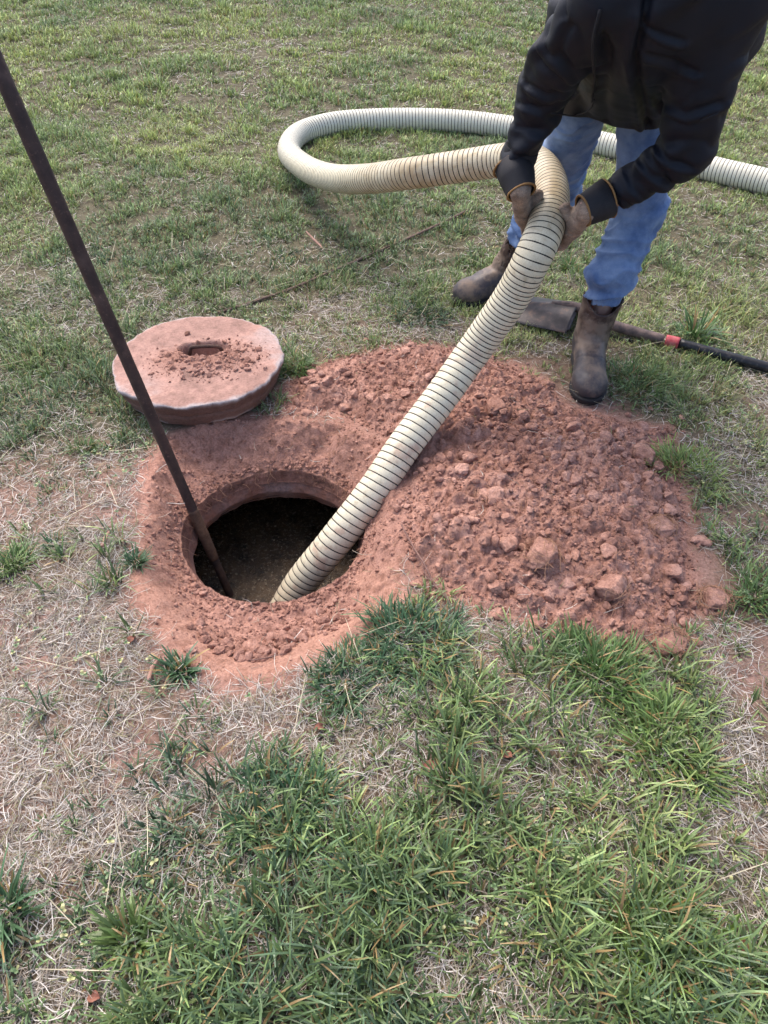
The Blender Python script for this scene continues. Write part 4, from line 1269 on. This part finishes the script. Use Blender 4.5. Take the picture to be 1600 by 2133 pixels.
# gloves ------------------------------------------------------------------------------------
M_GLOVE, nt, b = fabric("brown_leather", (0.16, 0.112, 0.08), (0.32, 0.24, 0.18), 26, 400, 0.8, 0.1, 0.3)
M_CUFF, nt, b = fabric("glove_cuff", (0.016, 0.016, 0.019), (0.028, 0.027, 0.030), 15, 800, 0.7)
m, nt, b = mat("cuff_binding", 0.7); b.inputs['Base Color'].default_value = (0.26, 0.145, 0.055, 1); M_BIND = m
def glove(C, T, side, palm, wrist, label, r0, r1, clen):
    S = SDF(0.006)
    hand_sdf(S, C, T, side, palm, 0.0055)
    V, F = S.mesh(0.0028, smooth=2)
    Nn = vnormals(V, F)
    V = V + Nn * (0.0022 * fbm(V[:, 0] * 60, V[:, 1] * 60, V[:, 2] * 60, 3, 7) - 0.0022 * np.clip(np.sin(V[:, 2] * 260 + 5 * fbm(V[:, 0] * 30, V[:, 1] * 30, V[:, 2] * 30, 2, 3)), 0, 1) ** 4)[:, None]
    g = child("glove", V, F, M_GLOVE, person); g["label"] = label
    ax = wrist - palm; ax /= np.linalg.norm(ax)
    v, f = ring(palm - ax * 0.012, ax, r0, clen, None, "", None, r1 - r0, 0.003, 48, 0.035); cuff = add_child("cuff", (v, f), M_CUFF, g)
    for h, r in ((clen, r1), (0.0, r0)):
        v, f = ring(palm - ax * (0.012 + 0.002) + ax * (h - 0.001), ax, r + 0.0010, 0.0042, None, "", None, 0.0003, 0.0045, 48, 0.035)
        add_child("cuff_binding", (v, f), M_BIND, g)
glove(CR, TR, V3(-1, 0, 0), palmR, wrR + V3(-0.012, 0, 0.0), "brown leather glove with black cuff under the left of the hose bend", 0.037, 0.053, 0.080)
glove(CL, TL, V3(1, 0, 0), palmL, wrL, "brown leather glove with black cuff on the right of the hose", 0.040, 0.049, 0.070)

# ------------------------------------------------------------------ shovel
S0 = np3(G(1200, 655, 0.045)); S1 = np3(G(1600, 768, 0.022)); ax = (S1 - S0); ax[2] = 0; Ltot = np.linalg.norm(ax); ax /= Ltot
shovel = empty("shovel", (S0[0], S0[1], 0), "long handled digging shovel lying on the grass behind the near boot", "shovel")
sdv = np.cross(V3(0, 0, 1), ax)
bl = -ax * 0.985 + sdv * 0.0; bl /= np.linalg.norm(bl)
m, nt, b = mat("worn_steel", 0.45); n1 = noise_node(nt, 16, 6, 0.65)
nt.links.new(ramp(nt, n1.outputs[0], [(0.35, (0.035, 0.033, 0.036)), (0.56, (0.075, 0.066, 0.066)), (0.70, (0.18, 0.12, 0.09))]).outputs[0], b.inputs['Base Color']); b.inputs['Metallic'].default_value = 0.35
bump(nt, b, [(n1.outputs[0], 0.002, 0.4)])
M_STEEL = m
nu, nw = 40, 31
u = np.linspace(0, 1, nu)[:, None]; w = np.linspace(-1, 1, nw)[None, :]
half = 0.118 * np.where(u < 0.55, 1.0, np.sqrt(np.clip(1 - ((u - 0.55) / 0.452) ** 2, 0, 1)) ** 1.1)
Lb = 0.285
zt_ = 0.020 + 0.052 * (1 - w ** 2) * (0.5 + 0.5 * (1 - u)) - 0.012 * u + 0.012 * np.exp(-(w / 0.16) ** 2) * (1 - u) + 0 * w
uu = u * Lb + 0 * w
pts = S0[None, None, :] * V3(1, 1, 0) + bl * uu[..., None] + sdv * (half * w)[..., None] + V3(0, 0, 1) * (zt_ + gz(S0[0], S0[1]) + 0.006)[..., None]
top = pts.reshape(-1, 3); bot = top - V3(0, 0, 0.0028)
f = grid_faces(nu, nw)
rim = [(0 * nw + j) for j in range(nw)]
per = [j for j in range(nw)] + [i * nw + nw - 1 for i in range(1, nu)] + [(nu - 1) * nw + j for j in range(nw - 2, -1, -1)] + [i * nw for i in range(nu - 2, 0, -1)]
per = np.array(per); p2 = np.roll(per, -1); n0 = nu * nw
child("blade", np.vstack([top, bot]), [f, f[:, ::-1] + n0, np.stack([per, per + n0, p2 + n0, p2], 1)], M_STEEL, shovel)
zb = gz(S0[0], S0[1])
for sx in (-1, 1):
    a = S0 * V3(1, 1, 0) + sdv * sx * 0.024; b2 = S0 * V3(1, 1, 0) + sdv * sx * 0.108
    v, f = tube_np([a + V3(0, 0, zb + 0.062) , (a + b2) / 2 + V3(0, 0, zb + 0.052), b2 + V3(0, 0, zb + 0.024)], 0.0075, 10, 0.008)
    child("foot_step", v, f, M_STEEL, shovel)
gp = lambda t, z: S0 * V3(1, 1, 0) + ax * t + V3(0, 0, float(H(np.array([(S0 + ax * t)[0]]), np.array([(S0 + ax * t)[1]]))[0]) + z)
def t_at(px):
    best = min(np.linspace(0, 1.6, 400), key=lambda t: abs(to_px(*gp(t, 0.03))[0] - px)); return best
t1, t2 = t_at(1387), t_at(1414)
v, f = tube_np([S0 * V3(1, 1, 0) - ax * 0.10 + V3(0, 0, zb + 0.066), gp(-0.02, 0.078), gp(0.05, 0.062), gp(0.12, 0.040), gp(t1, 0.030)], [0.010, 0.0185, 0.020, 0.0195, 0.019], 16, 0.012)
m, nt, b = mat("worn_socket", 0.65); n1 = noise_node(nt, 22, 6, 0.65)
nt.links.new(ramp(nt, n1.outputs[0], [(0.35, (0.055, 0.045, 0.045)), (0.62, (0.19, 0.13, 0.11))]).outputs[0], b.inputs['Base Color'])
child("socket", v, f, m, shovel)
m, nt, b = mat("red_sleeve", 0.6); n1 = noise_node(nt, 40, 4, 0.65); nt.links.new(ramp(nt, n1.outputs[0], [(0.35, (0.42, 0.045, 0.06)), (0.7, (0.50, 0.16, 0.15))]).outputs[0], b.inputs['Base Color'])
v, f = tube_np([gp(t1, 0.030), gp((t1 + t2) / 2, 0.030), gp(t2, 0.029)], 0.0215, 20, 0.008); child("red_collar", v, f, m, shovel)
m, nt, b = mat("black_fibreglass", 0.35); n1 = noise_node(nt, 60, 4, 0.65); nt.links.new(ramp(nt, n1.outputs[0], [(0.5, (0.014, 0.015, 0.018)), (0.75, (0.07, 0.06, 0.055))]).outputs[0], b.inputs['Base Color'])
v, f = tube_np([gp(t2, 0.029), gp(t2 + 0.3, 0.027), gp(t2 + 0.6, 0.026), gp(t2 + 0.95, 0.026)], 0.0185, 20, 0.02); child("handle", v, f, m, shovel)

# ------------------------------------------------------------------ rebar, twigs, leaves
ribs = lambda s, th: 1 + 0.16 * (np.sin((s * 2 * np.pi / 0.0095) + th) > 0.2)
v, f = tube_np([G(455, 652, 0.004), G(530, 628, 0.006), G(610, 600, 0.012), G(690, 566, 0.012), G(770, 531, 0.004), G(860, 492, 0.010), G(945, 453, 0.016), G(976, 436, 0.010)], 0.0056, 12, 0.0028, fn=ribs)
m, nt, b = mat("rebar_rust", 0.85); n1 = noise_node(nt, 60, 4, 0.65); nt.links.new(ramp(nt, n1.outputs[0], [(0.3, (0.11, 0.068, 0.054)), (0.7, (0.20, 0.135, 0.105))]).outputs[0], b.inputs['Base Color'])
tag(mesh_np("rebar", v, f, m), "thin rusty ribbed steel bar lying in the grass between the lid and the far boot", "rebar")

def wood(name, c1, c2):
    m, nt, b = mat(name, 0.85); n1 = noise_node(nt, 50, 5, 0.65); nt.links.new(ramp(nt, n1.outputs[0], [(0.3, c1), (0.7, c2)]).outputs[0], b.inputs['Base Color'])
    bump(nt, b, [(n1.outputs[0], 0.002, 0.4)]); return m
M_TWIG = wood("twig_bark", (0.13, 0.07, 0.055), (0.26, 0.15, 0.12)); M_CHIP = wood("wood_chip", (0.26, 0.14, 0.10), (0.42, 0.26, 0.20)); M_DLEAF = wood("dead_leaf", (0.16, 0.055, 0.04), (0.32, 0.15, 0.10))
def stick(pts, r, m, label, name="twig", cat="twig"):
    w = [np3(P(px, py, float(surf(np.array([G0(px, py).x]), np.array([G0(px, py).y]))[0]) + dz)) for px, py, dz in pts]
    v, f = tube_np(w, r, 8, 0.006, fn=lambda s, th: 1 + 0.18 * np.sin(s * 300 + th) * np.sin(s * 131))
    tag(mesh_np(name, v, f, m), label, cat)
stick([(836, 1092, 0.02), (862, 1140, 0.014), (884, 1175, 0.016), (905, 1215, 0.012), (947, 1262, 0.008)], [0.0022, 0.0032, 0.0028, 0.0015], M_TWIG, "long thin reddish twig lying between the hole and the clay heap")
stick([(880, 1178, 0.018), (890, 1200, 0.014), (935, 1252, 0.012)], [0.0018, 0.0022, 0.001], M_TWIG, "short twig lying alongside the long reddish twig")
stick([(638, 482, 0.03), (655, 500, 0.022), (672, 516, 0.018)], [0.003, 0.006, 0.004], M_CHIP, "pinkish splinter of wood in the grass below the left hose bend", "wood_chip", "wood chip")
stick([(310, 1418, 0.012), (318, 1392, 0.014), (338, 1362, 0.016)], [0.005, 0.006, 0.002], M_CHIP, "pale wood splinter on straw at the front left of the pit", "wood_chip", "wood chip")
stick([(212, 1140, 0.010), (220, 1122, 0.012), (228, 1104, 0.010)], [0.005, 0.007, 0.003], M_CHIP, "flat brown bark piece on straw left of the pit", "bark_piece", "bark")
stick([(520, 1375, 0.01), (545, 1372, 0.02), (600, 1360, 0.016)], [0.0012, 0.0015, 0.001], M_TWIG, "hair thin twig at the front edge of the pit")
stick([(640, 905, 0.02), (655, 915, 0.02), (668, 905, 0.02)], [0.003, 0.0035, 0.002], M_CHIP, "short broken stick in the dirt between lid and hose")
def leaf(px, py, size, seed, label, m=None, flat=0.3):
    r = np.random.default_rng(seed); n = 9
    u, w = np.meshgrid(np.linspace(0, 1, n), np.linspace(-1, 1, 5), indexing='ij')
    hw = 0.36 * np.sin(np.pi * u ** 0.8) ** 0.8
    x = u - 0.5; y = w * hw; z = flat * (w * hw) ** 2 * 3 + 0.18 * np.sin(u * 5 + seed) + 0.05 * r.normal(size=u.shape)
    V = np.stack([x, y, z], -1).reshape(-1, 3) * size
    a = r.uniform(0, 6.28); c, s = math.cos(a), math.sin(a); V = V @ np.array([[c, -s, 0], [s, c, 0], [0, 0, 1]]).T
    f = grid_faces(n, 5)
    V2 = V - np.array([0, 0, 0.0008]); o = mesh_np("dead_leaf", np.vstack([V, V2]), [f, f[:, ::-1] + len(V)], m or M_DLEAF)
    p = G(px, py, 0.012); o.location = p; tag(o, label, "leaf")
for a in [(890, 1598, 0.035, 1, "crumpled dark red leaf, left of the pair in the front grass"), (915, 1615, 0.034, 2, "crumpled dark red leaf, right of the pair in the front grass"),
          (1055, 1570, 0.030, 3, "flat reddish leaf in the grass right of the leaf pair"), (905, 1588, 0.022, 8, "small curled red leaf on top of the leaf pair"), (195, 2076, 0.026, 4, "orange brown curled leaf near the bottom left corner"),
          (665, 1515, 0.024, 5, "narrow orange brown leaf standing in dry grass at centre front"), (275, 1330, 0.026, 6, "dark curled leaf on straw left of the pit's front"),
          (1555, 1975, 0.034, 9, "pale grey leaf in the grass at the lower right edge")]:
    leaf(*a)

# ------------------------------------------------------------------ grass
def blades(base, head, lean, curl, length, width, col, segs, tip=0.35, minz=0.002, twist=0.0):
    n = len(base)
    hx, hy = np.cos(head), np.sin(head)
    sxv = np.stack([-hy, hx, np.zeros(n)], 1)
    if np.ndim(twist): sxv = sxv * np.cos(twist)[:, None] + np.stack([np.zeros(n), np.zeros(n), np.ones(n)], 1) * np.sin(twist)[:, None]
    P_ = base.copy(); out = []; C = []
    for i in range(segs + 1):
        t = i / segs
        wd = width * (0.75 + 0.5 * t if t < 0.4 else (0.95 - (0.95 - tip) * ((t - 0.4) / 0.6) ** 1.6))
        p = P_.copy(); p[:, 2] = np.maximum(p[:, 2], base[:, 2] + minz * (i > 0))
        out.append(np.stack([p - sxv * wd[:, None] / 2, p + sxv * wd[:, None] / 2], 1))
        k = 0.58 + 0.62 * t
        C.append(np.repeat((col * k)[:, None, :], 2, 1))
        a = lean + curl * t
        st = (length / segs)[:, None]
        P_ = P_ + st * np.stack([np.sin(a) * hx, np.sin(a) * hy, np.cos(a)], 1)
    V = np.stack(out, 1).reshape(-1, 3)      # n, segs+1, 2
    C = np.stack(C, 1).reshape(-1, 3)
    b0 = (np.arange(n) * (segs + 1) * 2)[:, None]
    i = np.arange(segs)[None, :] * 2
    F = np.stack([b0 + i, b0 + i + 1, b0 + i + 3, b0 + i + 2], -1).reshape(-1, 4)
    return V, F, C

def gcol(n, x, y, rng, dead=0.07):
    hue = 0.5 + 0.5 * fbm(x * 1.6, y * 1.6, o=3, seed=701) + rng.normal(0, 0.17, n)
    near = sstep(2.2, 0.9, y)
    yel = np.array([0.33, 0.37, 0.13]); mid = np.array([0.175, 0.255, 0.088]); blu = np.array([0.092, 0.150, 0.085])
    h = np.clip(hue - 0.12 * near, 0, 1)[:, None]
    c = np.where(h > 0.5, mid + (yel - mid) * (h - 0.5) * 2, blu + (mid - blu) * h * 2)
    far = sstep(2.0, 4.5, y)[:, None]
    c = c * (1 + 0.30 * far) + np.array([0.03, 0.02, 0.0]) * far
    c = c * rng.uniform(0.55, 1.5, n)[:, None]
    d = rng.random(n) < dead
    c[d] = np.array([0.36, 0.25, 0.11]) * rng.uniform(0.6, 1.2, d.sum())[:, None]
    return c

def blocked(x, y):
    return (np.hypot(x - LC[0], y - LC[1]) < LR - 0.02)

def region(y0, y1, dens, rng):
    hw1 = (y1 * CP + 1.5 * SP) * 0.56 + 0.25
    n = int(dens * (y1 - y0) * 2 * hw1)
    x = rng.uniform(-hw1, hw1, n); y = rng.uniform(y0, y1, n)
    k = np.abs(x) < (y * CP + 1.5 * SP) * 0.56 + 0.25
    return x[k], y[k]

def dugmask(x, y, m=0.0):
    return np.maximum(poly_sd(x, y, EXC), poly_sd(x, y, PILE)) > m

def lawn():
    rng = np.random.default_rng(21); VV, FF, CC, n0 = [], [], [], 0
    #          y0   y1   tufts/m2 per  len            width   spread segs
    for (y0, y1, td, per, l0, l1, w, spread, segs) in [(0.12, 1.45, 1300, 14, 0.034, 0.100, 0.0046, 0.014, 4), (1.45, 2.9, 1900, 12, 0.024, 0.058, 0.0034, 0.015, 3),
                                                      (2.9, 4.8, 1150, 12, 0.026, 0.056, 0.0042, 0.021, 3), (4.8, 9.5, 560, 11, 0.030, 0.060, 0.0064, 0.034, 2), (9.5, 19, 75, 10, 0.05, 0.09, 0.014, 0.09, 2)]:
        x, y = region(y0, y1, td, rng)
        g = greenness(x, y)
        nz = 0.5 + 0.5 * fbm(x * 11, y * 11, o=3, seed=702)
        nl = 0.5 + 0.5 * fbm(x * 3.1, y * 3.1, o=3, seed=703)
        p = np.clip((g - 0.06) * 1.25 + 1.2 * (nz - 0.5) * sstep(0.05, 0.5, g) + 0.6 * (nl - 0.5), 0, 1) * sstep(0.03, 0.2, g)
        k = (rng.random(len(x)) < p) & ~blocked(x, y) & ~dugmask(x, y, -0.01 * rng.random(len(x)))
        x, y, g = x[k], y[k], g[k]
        n = len(x); tall = 0.75 + 0.6 * vn(x * 6, y * 6, seed=704)
        ti = np.repeat(np.arange(n), per); N_ = len(ti)
        a = rng.uniform(0, 2 * np.pi, N_); r = spread * np.sqrt(rng.random(N_))
        bx, by = x[ti] + r * np.cos(a), y[ti] + r * np.sin(a)
        bz = surf(bx, by) - 0.003
        head = a + rng.normal(0, 0.7, N_)
        lean = np.abs(rng.normal(0.35, 0.32, N_)) + 0.25 * r / spread
        curl = rng.normal(0.65, 0.55, N_)
        ln = rng.uniform(l0, l1, N_) * np.clip(tall[ti], 0.5, 1.5) * (0.7 + 0.45 * g[ti])
        wd = w * rng.uniform(0.55, 1.25, N_)
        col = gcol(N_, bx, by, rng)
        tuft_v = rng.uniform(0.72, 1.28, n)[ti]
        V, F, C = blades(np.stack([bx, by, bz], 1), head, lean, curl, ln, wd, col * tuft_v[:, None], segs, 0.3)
        VV.append(V); FF.append(F + n0); CC.append(C); n0 += len(V)
        print('lawn', y0, n, N_)
    o = mesh_np("grass", np.vstack(VV), np.vstack(FF), M_GRASS, smooth=False, cols=np.clip(np.vstack(CC), 0, 1))
    tag(o, "patchy mown green grass of the lawn", kind='stuff')
lawn()

def straw():
    rng = np.random.default_rng(22); VV, FF, CC, n0 = [], [], [], 0
    for (y0, y1, dens, l0, l1, w, segs) in [(0.12, 1.45, 46000, 0.015, 0.080, 0.0014, 4), (1.45, 2.9, 25000, 0.015, 0.070, 0.0016, 3), (2.9, 4.8, 8000, 0.02, 0.06, 0.0022, 2), (4.8, 9.5, 3000, 0.03, 0.07, 0.004, 2)]:
        x, y = region(y0, y1, dens, rng)
        g = greenness(x, y); nz = 0.5 + 0.5 * fbm(x * 7, y * 7, o=3, seed=712)
        bare = sstep(0.60, 0.75, 0.5 + 0.5 * fbm(x * 2.3 + 4, y * 2.3, o=3, seed=713))
        p = np.clip(1.05 - (0.70 + 0.22 * sstep(2.2, 3.5, y)) * g + 1.2 * (nz - 0.5), 0.05, 1) * (1 - 0.85 * bare)
        dg = np.maximum(poly_sd(x, y, EXC), poly_sd(x, y, PILE))
        p = p * np.clip(0.75 + 1.1 * fbm(x * 26, y * 26, o=2, seed=714), 0.15, 1)
        p = p * np.where(dg > -0.005, 0.012, np.where(dg > -0.05, 0.45, 1.0))
        k = (rng.random(len(x)) < p) & ~blocked(x, y) & (np.hypot(x - HC[0], y - HC[1]) > R_TOP + 0.03)
        x, y, g = x[k], y[k], g[k]; n = len(x)
        z = surf(x, y) + rng.uniform(0.0, 0.012, n) * (0.5 + 0.8 * g)
        ln = l0 + (l1 - l0) * rng.beta(1.3, 2.6, n)
        sel = rng.random(n); 
        pale = np.array([0.66, 0.61, 0.54]); tan = np.array([0.41, 0.34, 0.26]); grey = np.array([0.26, 0.21, 0.17]); ol = np.array([0.27, 0.26, 0.13])
        col = np.where((sel < 0.38)[:, None], pale, np.where((sel < 0.72)[:, None], tan, np.where((sel < 0.88)[:, None], grey, ol))) * rng.uniform(0.65, 1.15, n)[:, None]
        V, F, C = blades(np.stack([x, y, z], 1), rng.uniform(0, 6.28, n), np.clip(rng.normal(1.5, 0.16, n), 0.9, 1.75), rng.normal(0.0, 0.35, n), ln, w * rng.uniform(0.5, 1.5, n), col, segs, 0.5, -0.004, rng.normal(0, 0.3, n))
        # sideways bow of each straw
        V = V.reshape(n, segs + 1, 2, 3); tt = np.linspace(0, 1, segs + 1)
        bow = rng.normal(0, 0.12, n)[:, None] * ln[:, None] * np.sin(np.pi * tt)[None, :]
        d = V[:, -1, 0] - V[:, 0, 0]; d /= np.linalg.norm(d, axis=1)[:, None]
        V[..., 0] += (-d[:, 1])[:, None, None] * bow[..., None]; V[..., 1] += d[:, 0][:, None, None] * bow[..., None]
        V = V.reshape(-1, 3)
        VV.append(V); FF.append(F + n0); CC.append(C); n0 += len(V)
        print('straw', y0, n)
    # longer loose stems lying over everything
    n = 420; x, y = region(0.15, 3.2, 60, rng); x, y = x[:n], y[:n]
    k = ~dugmask(x, y, -0.02) & ~blocked(x, y); x, y = x[k], y[k]; n = len(x)
    V, F, C = blades(np.stack([x, y, surf(x, y) + rng.uniform(0.012, 0.035, n)], 1), rng.uniform(0, 6.28, n), rng.normal(1.52, 0.08, n), rng.normal(0.05, 0.15, n), rng.uniform(0.08, 0.19, n), rng.uniform(0.0011, 0.0022, n), np.array([0.62, 0.55, 0.38]) * rng.uniform(0.7, 1.1, n)[:, None], 5, 0.4, -0.01)
    VV.append(V); FF.append(F + n0); CC.append(C); n0 += len(V)
    o = mesh_np("dry_straw", np.vstack(VV), np.vstack(FF), M_STRAW, smooth=False, cols=np.clip(np.vstack(CC), 0, 1))
    tag(o, "dry pale grass clippings and straw lying over the bare soil", kind='stuff')
straw()

def weeds():
    """small clover like leaves and pale seed heads among the grass"""
    rng = np.random.default_rng(23)
    x, y = region(0.15, 2.6, 900, rng); g = greenness(x, y)
    nz = fbm(x * 4, y * 4, o=2, seed=722); k = (nz > 0.12) & (rng.random(len(x)) < 0.5) & ~dugmask(x, y, -0.03) & ~blocked(x, y); x, y = x[k], y[k]; n = len(x)
    a = rng.uniform(0, 6.28, n); VV, FF, CC, n0 = [], [], [], 0
    z = surf(x, y) + rng.uniform(0.01, 0.03, n)
    for j in range(3):
        h = a + j * 2.094
        V, F, C = blades(np.stack([x, y, z], 1), h, rng.normal(1.3, 0.15, n), rng.normal(0.2, 0.2, n), rng.uniform(0.005, 0.010, n), rng.uniform(0.005, 0.008, n), np.where((rng.random(n) < 0.3)[:, None], np.array([0.42, 0.42, 0.18]), np.array([0.14, 0.23, 0.09])) * rng.uniform(0.7, 1.3, n)[:, None], 2, 0.6)
        VV.append(V); FF.append(F + n0); CC.append(C); n0 += len(V)
    o = mesh_np("clover", np.vstack(VV), np.vstack(FF), M_GRASS, smooth=False, cols=np.clip(np.vstack(CC), 0, 1))
    tag(o, "tiny clover leaves and pale seed heads scattered through the grass", kind='stuff')
weeds()

def tuft(px, py, rad, n, l0, l1, wd, seed, label, col=None, name="grass_tuft", cat="grass tuft", lean0=0.15, leanr=0.9, segs=5, asp=1.0):
    rng = np.random.default_rng(seed); p = G(px, py)
    ns_ = max(3, int(n / 45)); ca, cr = rng.uniform(0, 2 * np.pi, ns_), rad * 1.15 * np.sqrt(rng.random(ns_))
    cx, cy, cl = cr * np.cos(ca) * rng.uniform(0.8, 1.2), cr * np.sin(ca) * 0.85, rng.uniform(0.6, 1.15, ns_)
    if ns_ <= 4: cx *= 0.5; cy *= 0.5
    ci = rng.integers(0, ns_, n); rs_ = rad * 0.42
    a = rng.uniform(0, 2 * np.pi, n); r = rs_ * np.sqrt(rng.random(n))
    x, y = cx[ci] + r * np.cos(a), cy[ci] + r * np.sin(a)
    a = np.arctan2(y * 0.6 + r * np.sin(a), x * 0.6 + r * np.cos(a)); r = np.clip(0.5 * r / rs_ + 0.5 * np.hypot(x, y) / rad, 0, 1) * rad
    z = surf(x + p.x, y + p.y) - p.z - 0.004
    ln = rng.uniform(l0, l1, n) * cl[ci]
    c = gcol(n, x + p.x, y + p.y, rng, 0.10) if col is None else np.array(col) * rng.uniform(0.65, 1.35, n)[:, None] * rng.uniform(0.8, 1.2, ns_)[ci][:, None]
    if col is not None:
        d = rng.random(n) < 0.10; c[d] = np.array([0.38, 0.25, 0.10]) * rng.uniform(0.6, 1.1, d.sum())[:, None]
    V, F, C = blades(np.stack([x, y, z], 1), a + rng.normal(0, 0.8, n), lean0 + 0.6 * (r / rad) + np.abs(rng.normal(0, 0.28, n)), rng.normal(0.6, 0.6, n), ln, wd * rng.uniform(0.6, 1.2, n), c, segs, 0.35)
    o = mesh_np(name, V, F, M_GRASS, smooth=False, cols=np.clip(C, 0, 1)); o.location = p
    tag(o, label, cat); return o
DK = (0.075, 0.15, 0.068); BR = (0.14, 0.215, 0.060); MD = (0.11, 0.19, 0.055)
for t in [
    (275, 1172, 0.035, 190, 0.03, 0.062, 0.003, 1, "small lone dark green tuft on straw at the left rim of the pit", DK),
    (28, 1180, 0.050, 240, 0.04, 0.085, 0.0034, 2, "bright tuft cut by the left edge, level with the opening", MD),
    (110, 1140, 0.040, 130, 0.03, 0.06, 0.003, 3, "thin dull tuft between the bright tuft at the left edge and the small lone tuft", DK),
    (172, 935, 0.045, 200, 0.03, 0.055, 0.003, 4, "low tuft on straw left of the pole, below the lid", MD),
    (385, 1398, 0.040, 110, 0.04, 0.075, 0.0065, 5, "broad leaved dark tuft at the front left edge of the pit", DK),
    (1245, 1400, 0.085, 750, 0.045, 0.095, 0.0042, 6, "large bright tuft growing against the front of the clay heap", MD),
    (1405, 1565, 0.085, 700, 0.045, 0.090, 0.0052, 7, "bright yellow green clump of wide blades at the right front", BR),
    (1440, 985, 0.090, 520, 0.045, 0.10, 0.0036, 8, "bright tuft right beside the right edge of the clay heap", (0.20, 0.28, 0.07)),
    (1580, 1245, 0.05, 170, 0.05, 0.10, 0.0036, 9, "tuft cut by the right edge beyond the shaggy clod", MD),
    (1310, 800, 0.12, 700, 0.045, 0.10, 0.0034, 10, "tall soft tuft right beside the toe of the near boot", MD),
    (1480, 835, 0.075, 380, 0.03, 0.065, 0.0034, 11, "olive tuft below the black shovel handle", (0.17, 0.18, 0.06)),
    (1440, 705, 0.065, 90, 0.06, 0.13, 0.010, 12, "broad leaved rosette weed just above the shovel handle", (0.10, 0.19, 0.055)),
    (870, 655, 0.090, 420, 0.03, 0.065, 0.0040, 13, "round dark tuft in thin grass left of the hose and blade", DK),
    (620, 755, 0.075, 380, 0.04, 0.08, 0.0036, 14, "tuft against the right side of the concrete lid", MD),
    (285, 1960, 0.045, 130, 0.05, 0.085, 0.0065, 15, "bright wide bladed clump at the lower left", BR),
    (590, 1680, 0.070, 520, 0.045, 0.085, 0.0044, 16, "dark bluish clump at the top of the front grass patch", DK),
    (860, 1330, 0.095, 800, 0.045, 0.090, 0.0042, 17, "dark spreading tuft on dry ground in front of the twig", DK),
    (740, 1410, 0.075, 480, 0.04, 0.075, 0.0040, 18, "dark tuft in front of the pit's right edge", DK),
    (1400, 2010, 0.090, 760, 0.045, 0.085, 0.0050, 19, "dense yellow green clump at the bottom right", (0.15, 0.23, 0.05)),
    (1190, 560, 0.05, 200, 0.04, 0.08, 0.0036, 20, "tuft between the two boots behind the shovel blade", MD),
    (20, 1890, 0.055, 150, 0.07, 0.12, 0.0055, 21, "long bladed tuft cut by the lower left edge", DK),
]:
    tuft(*t[:9], col=t[9])
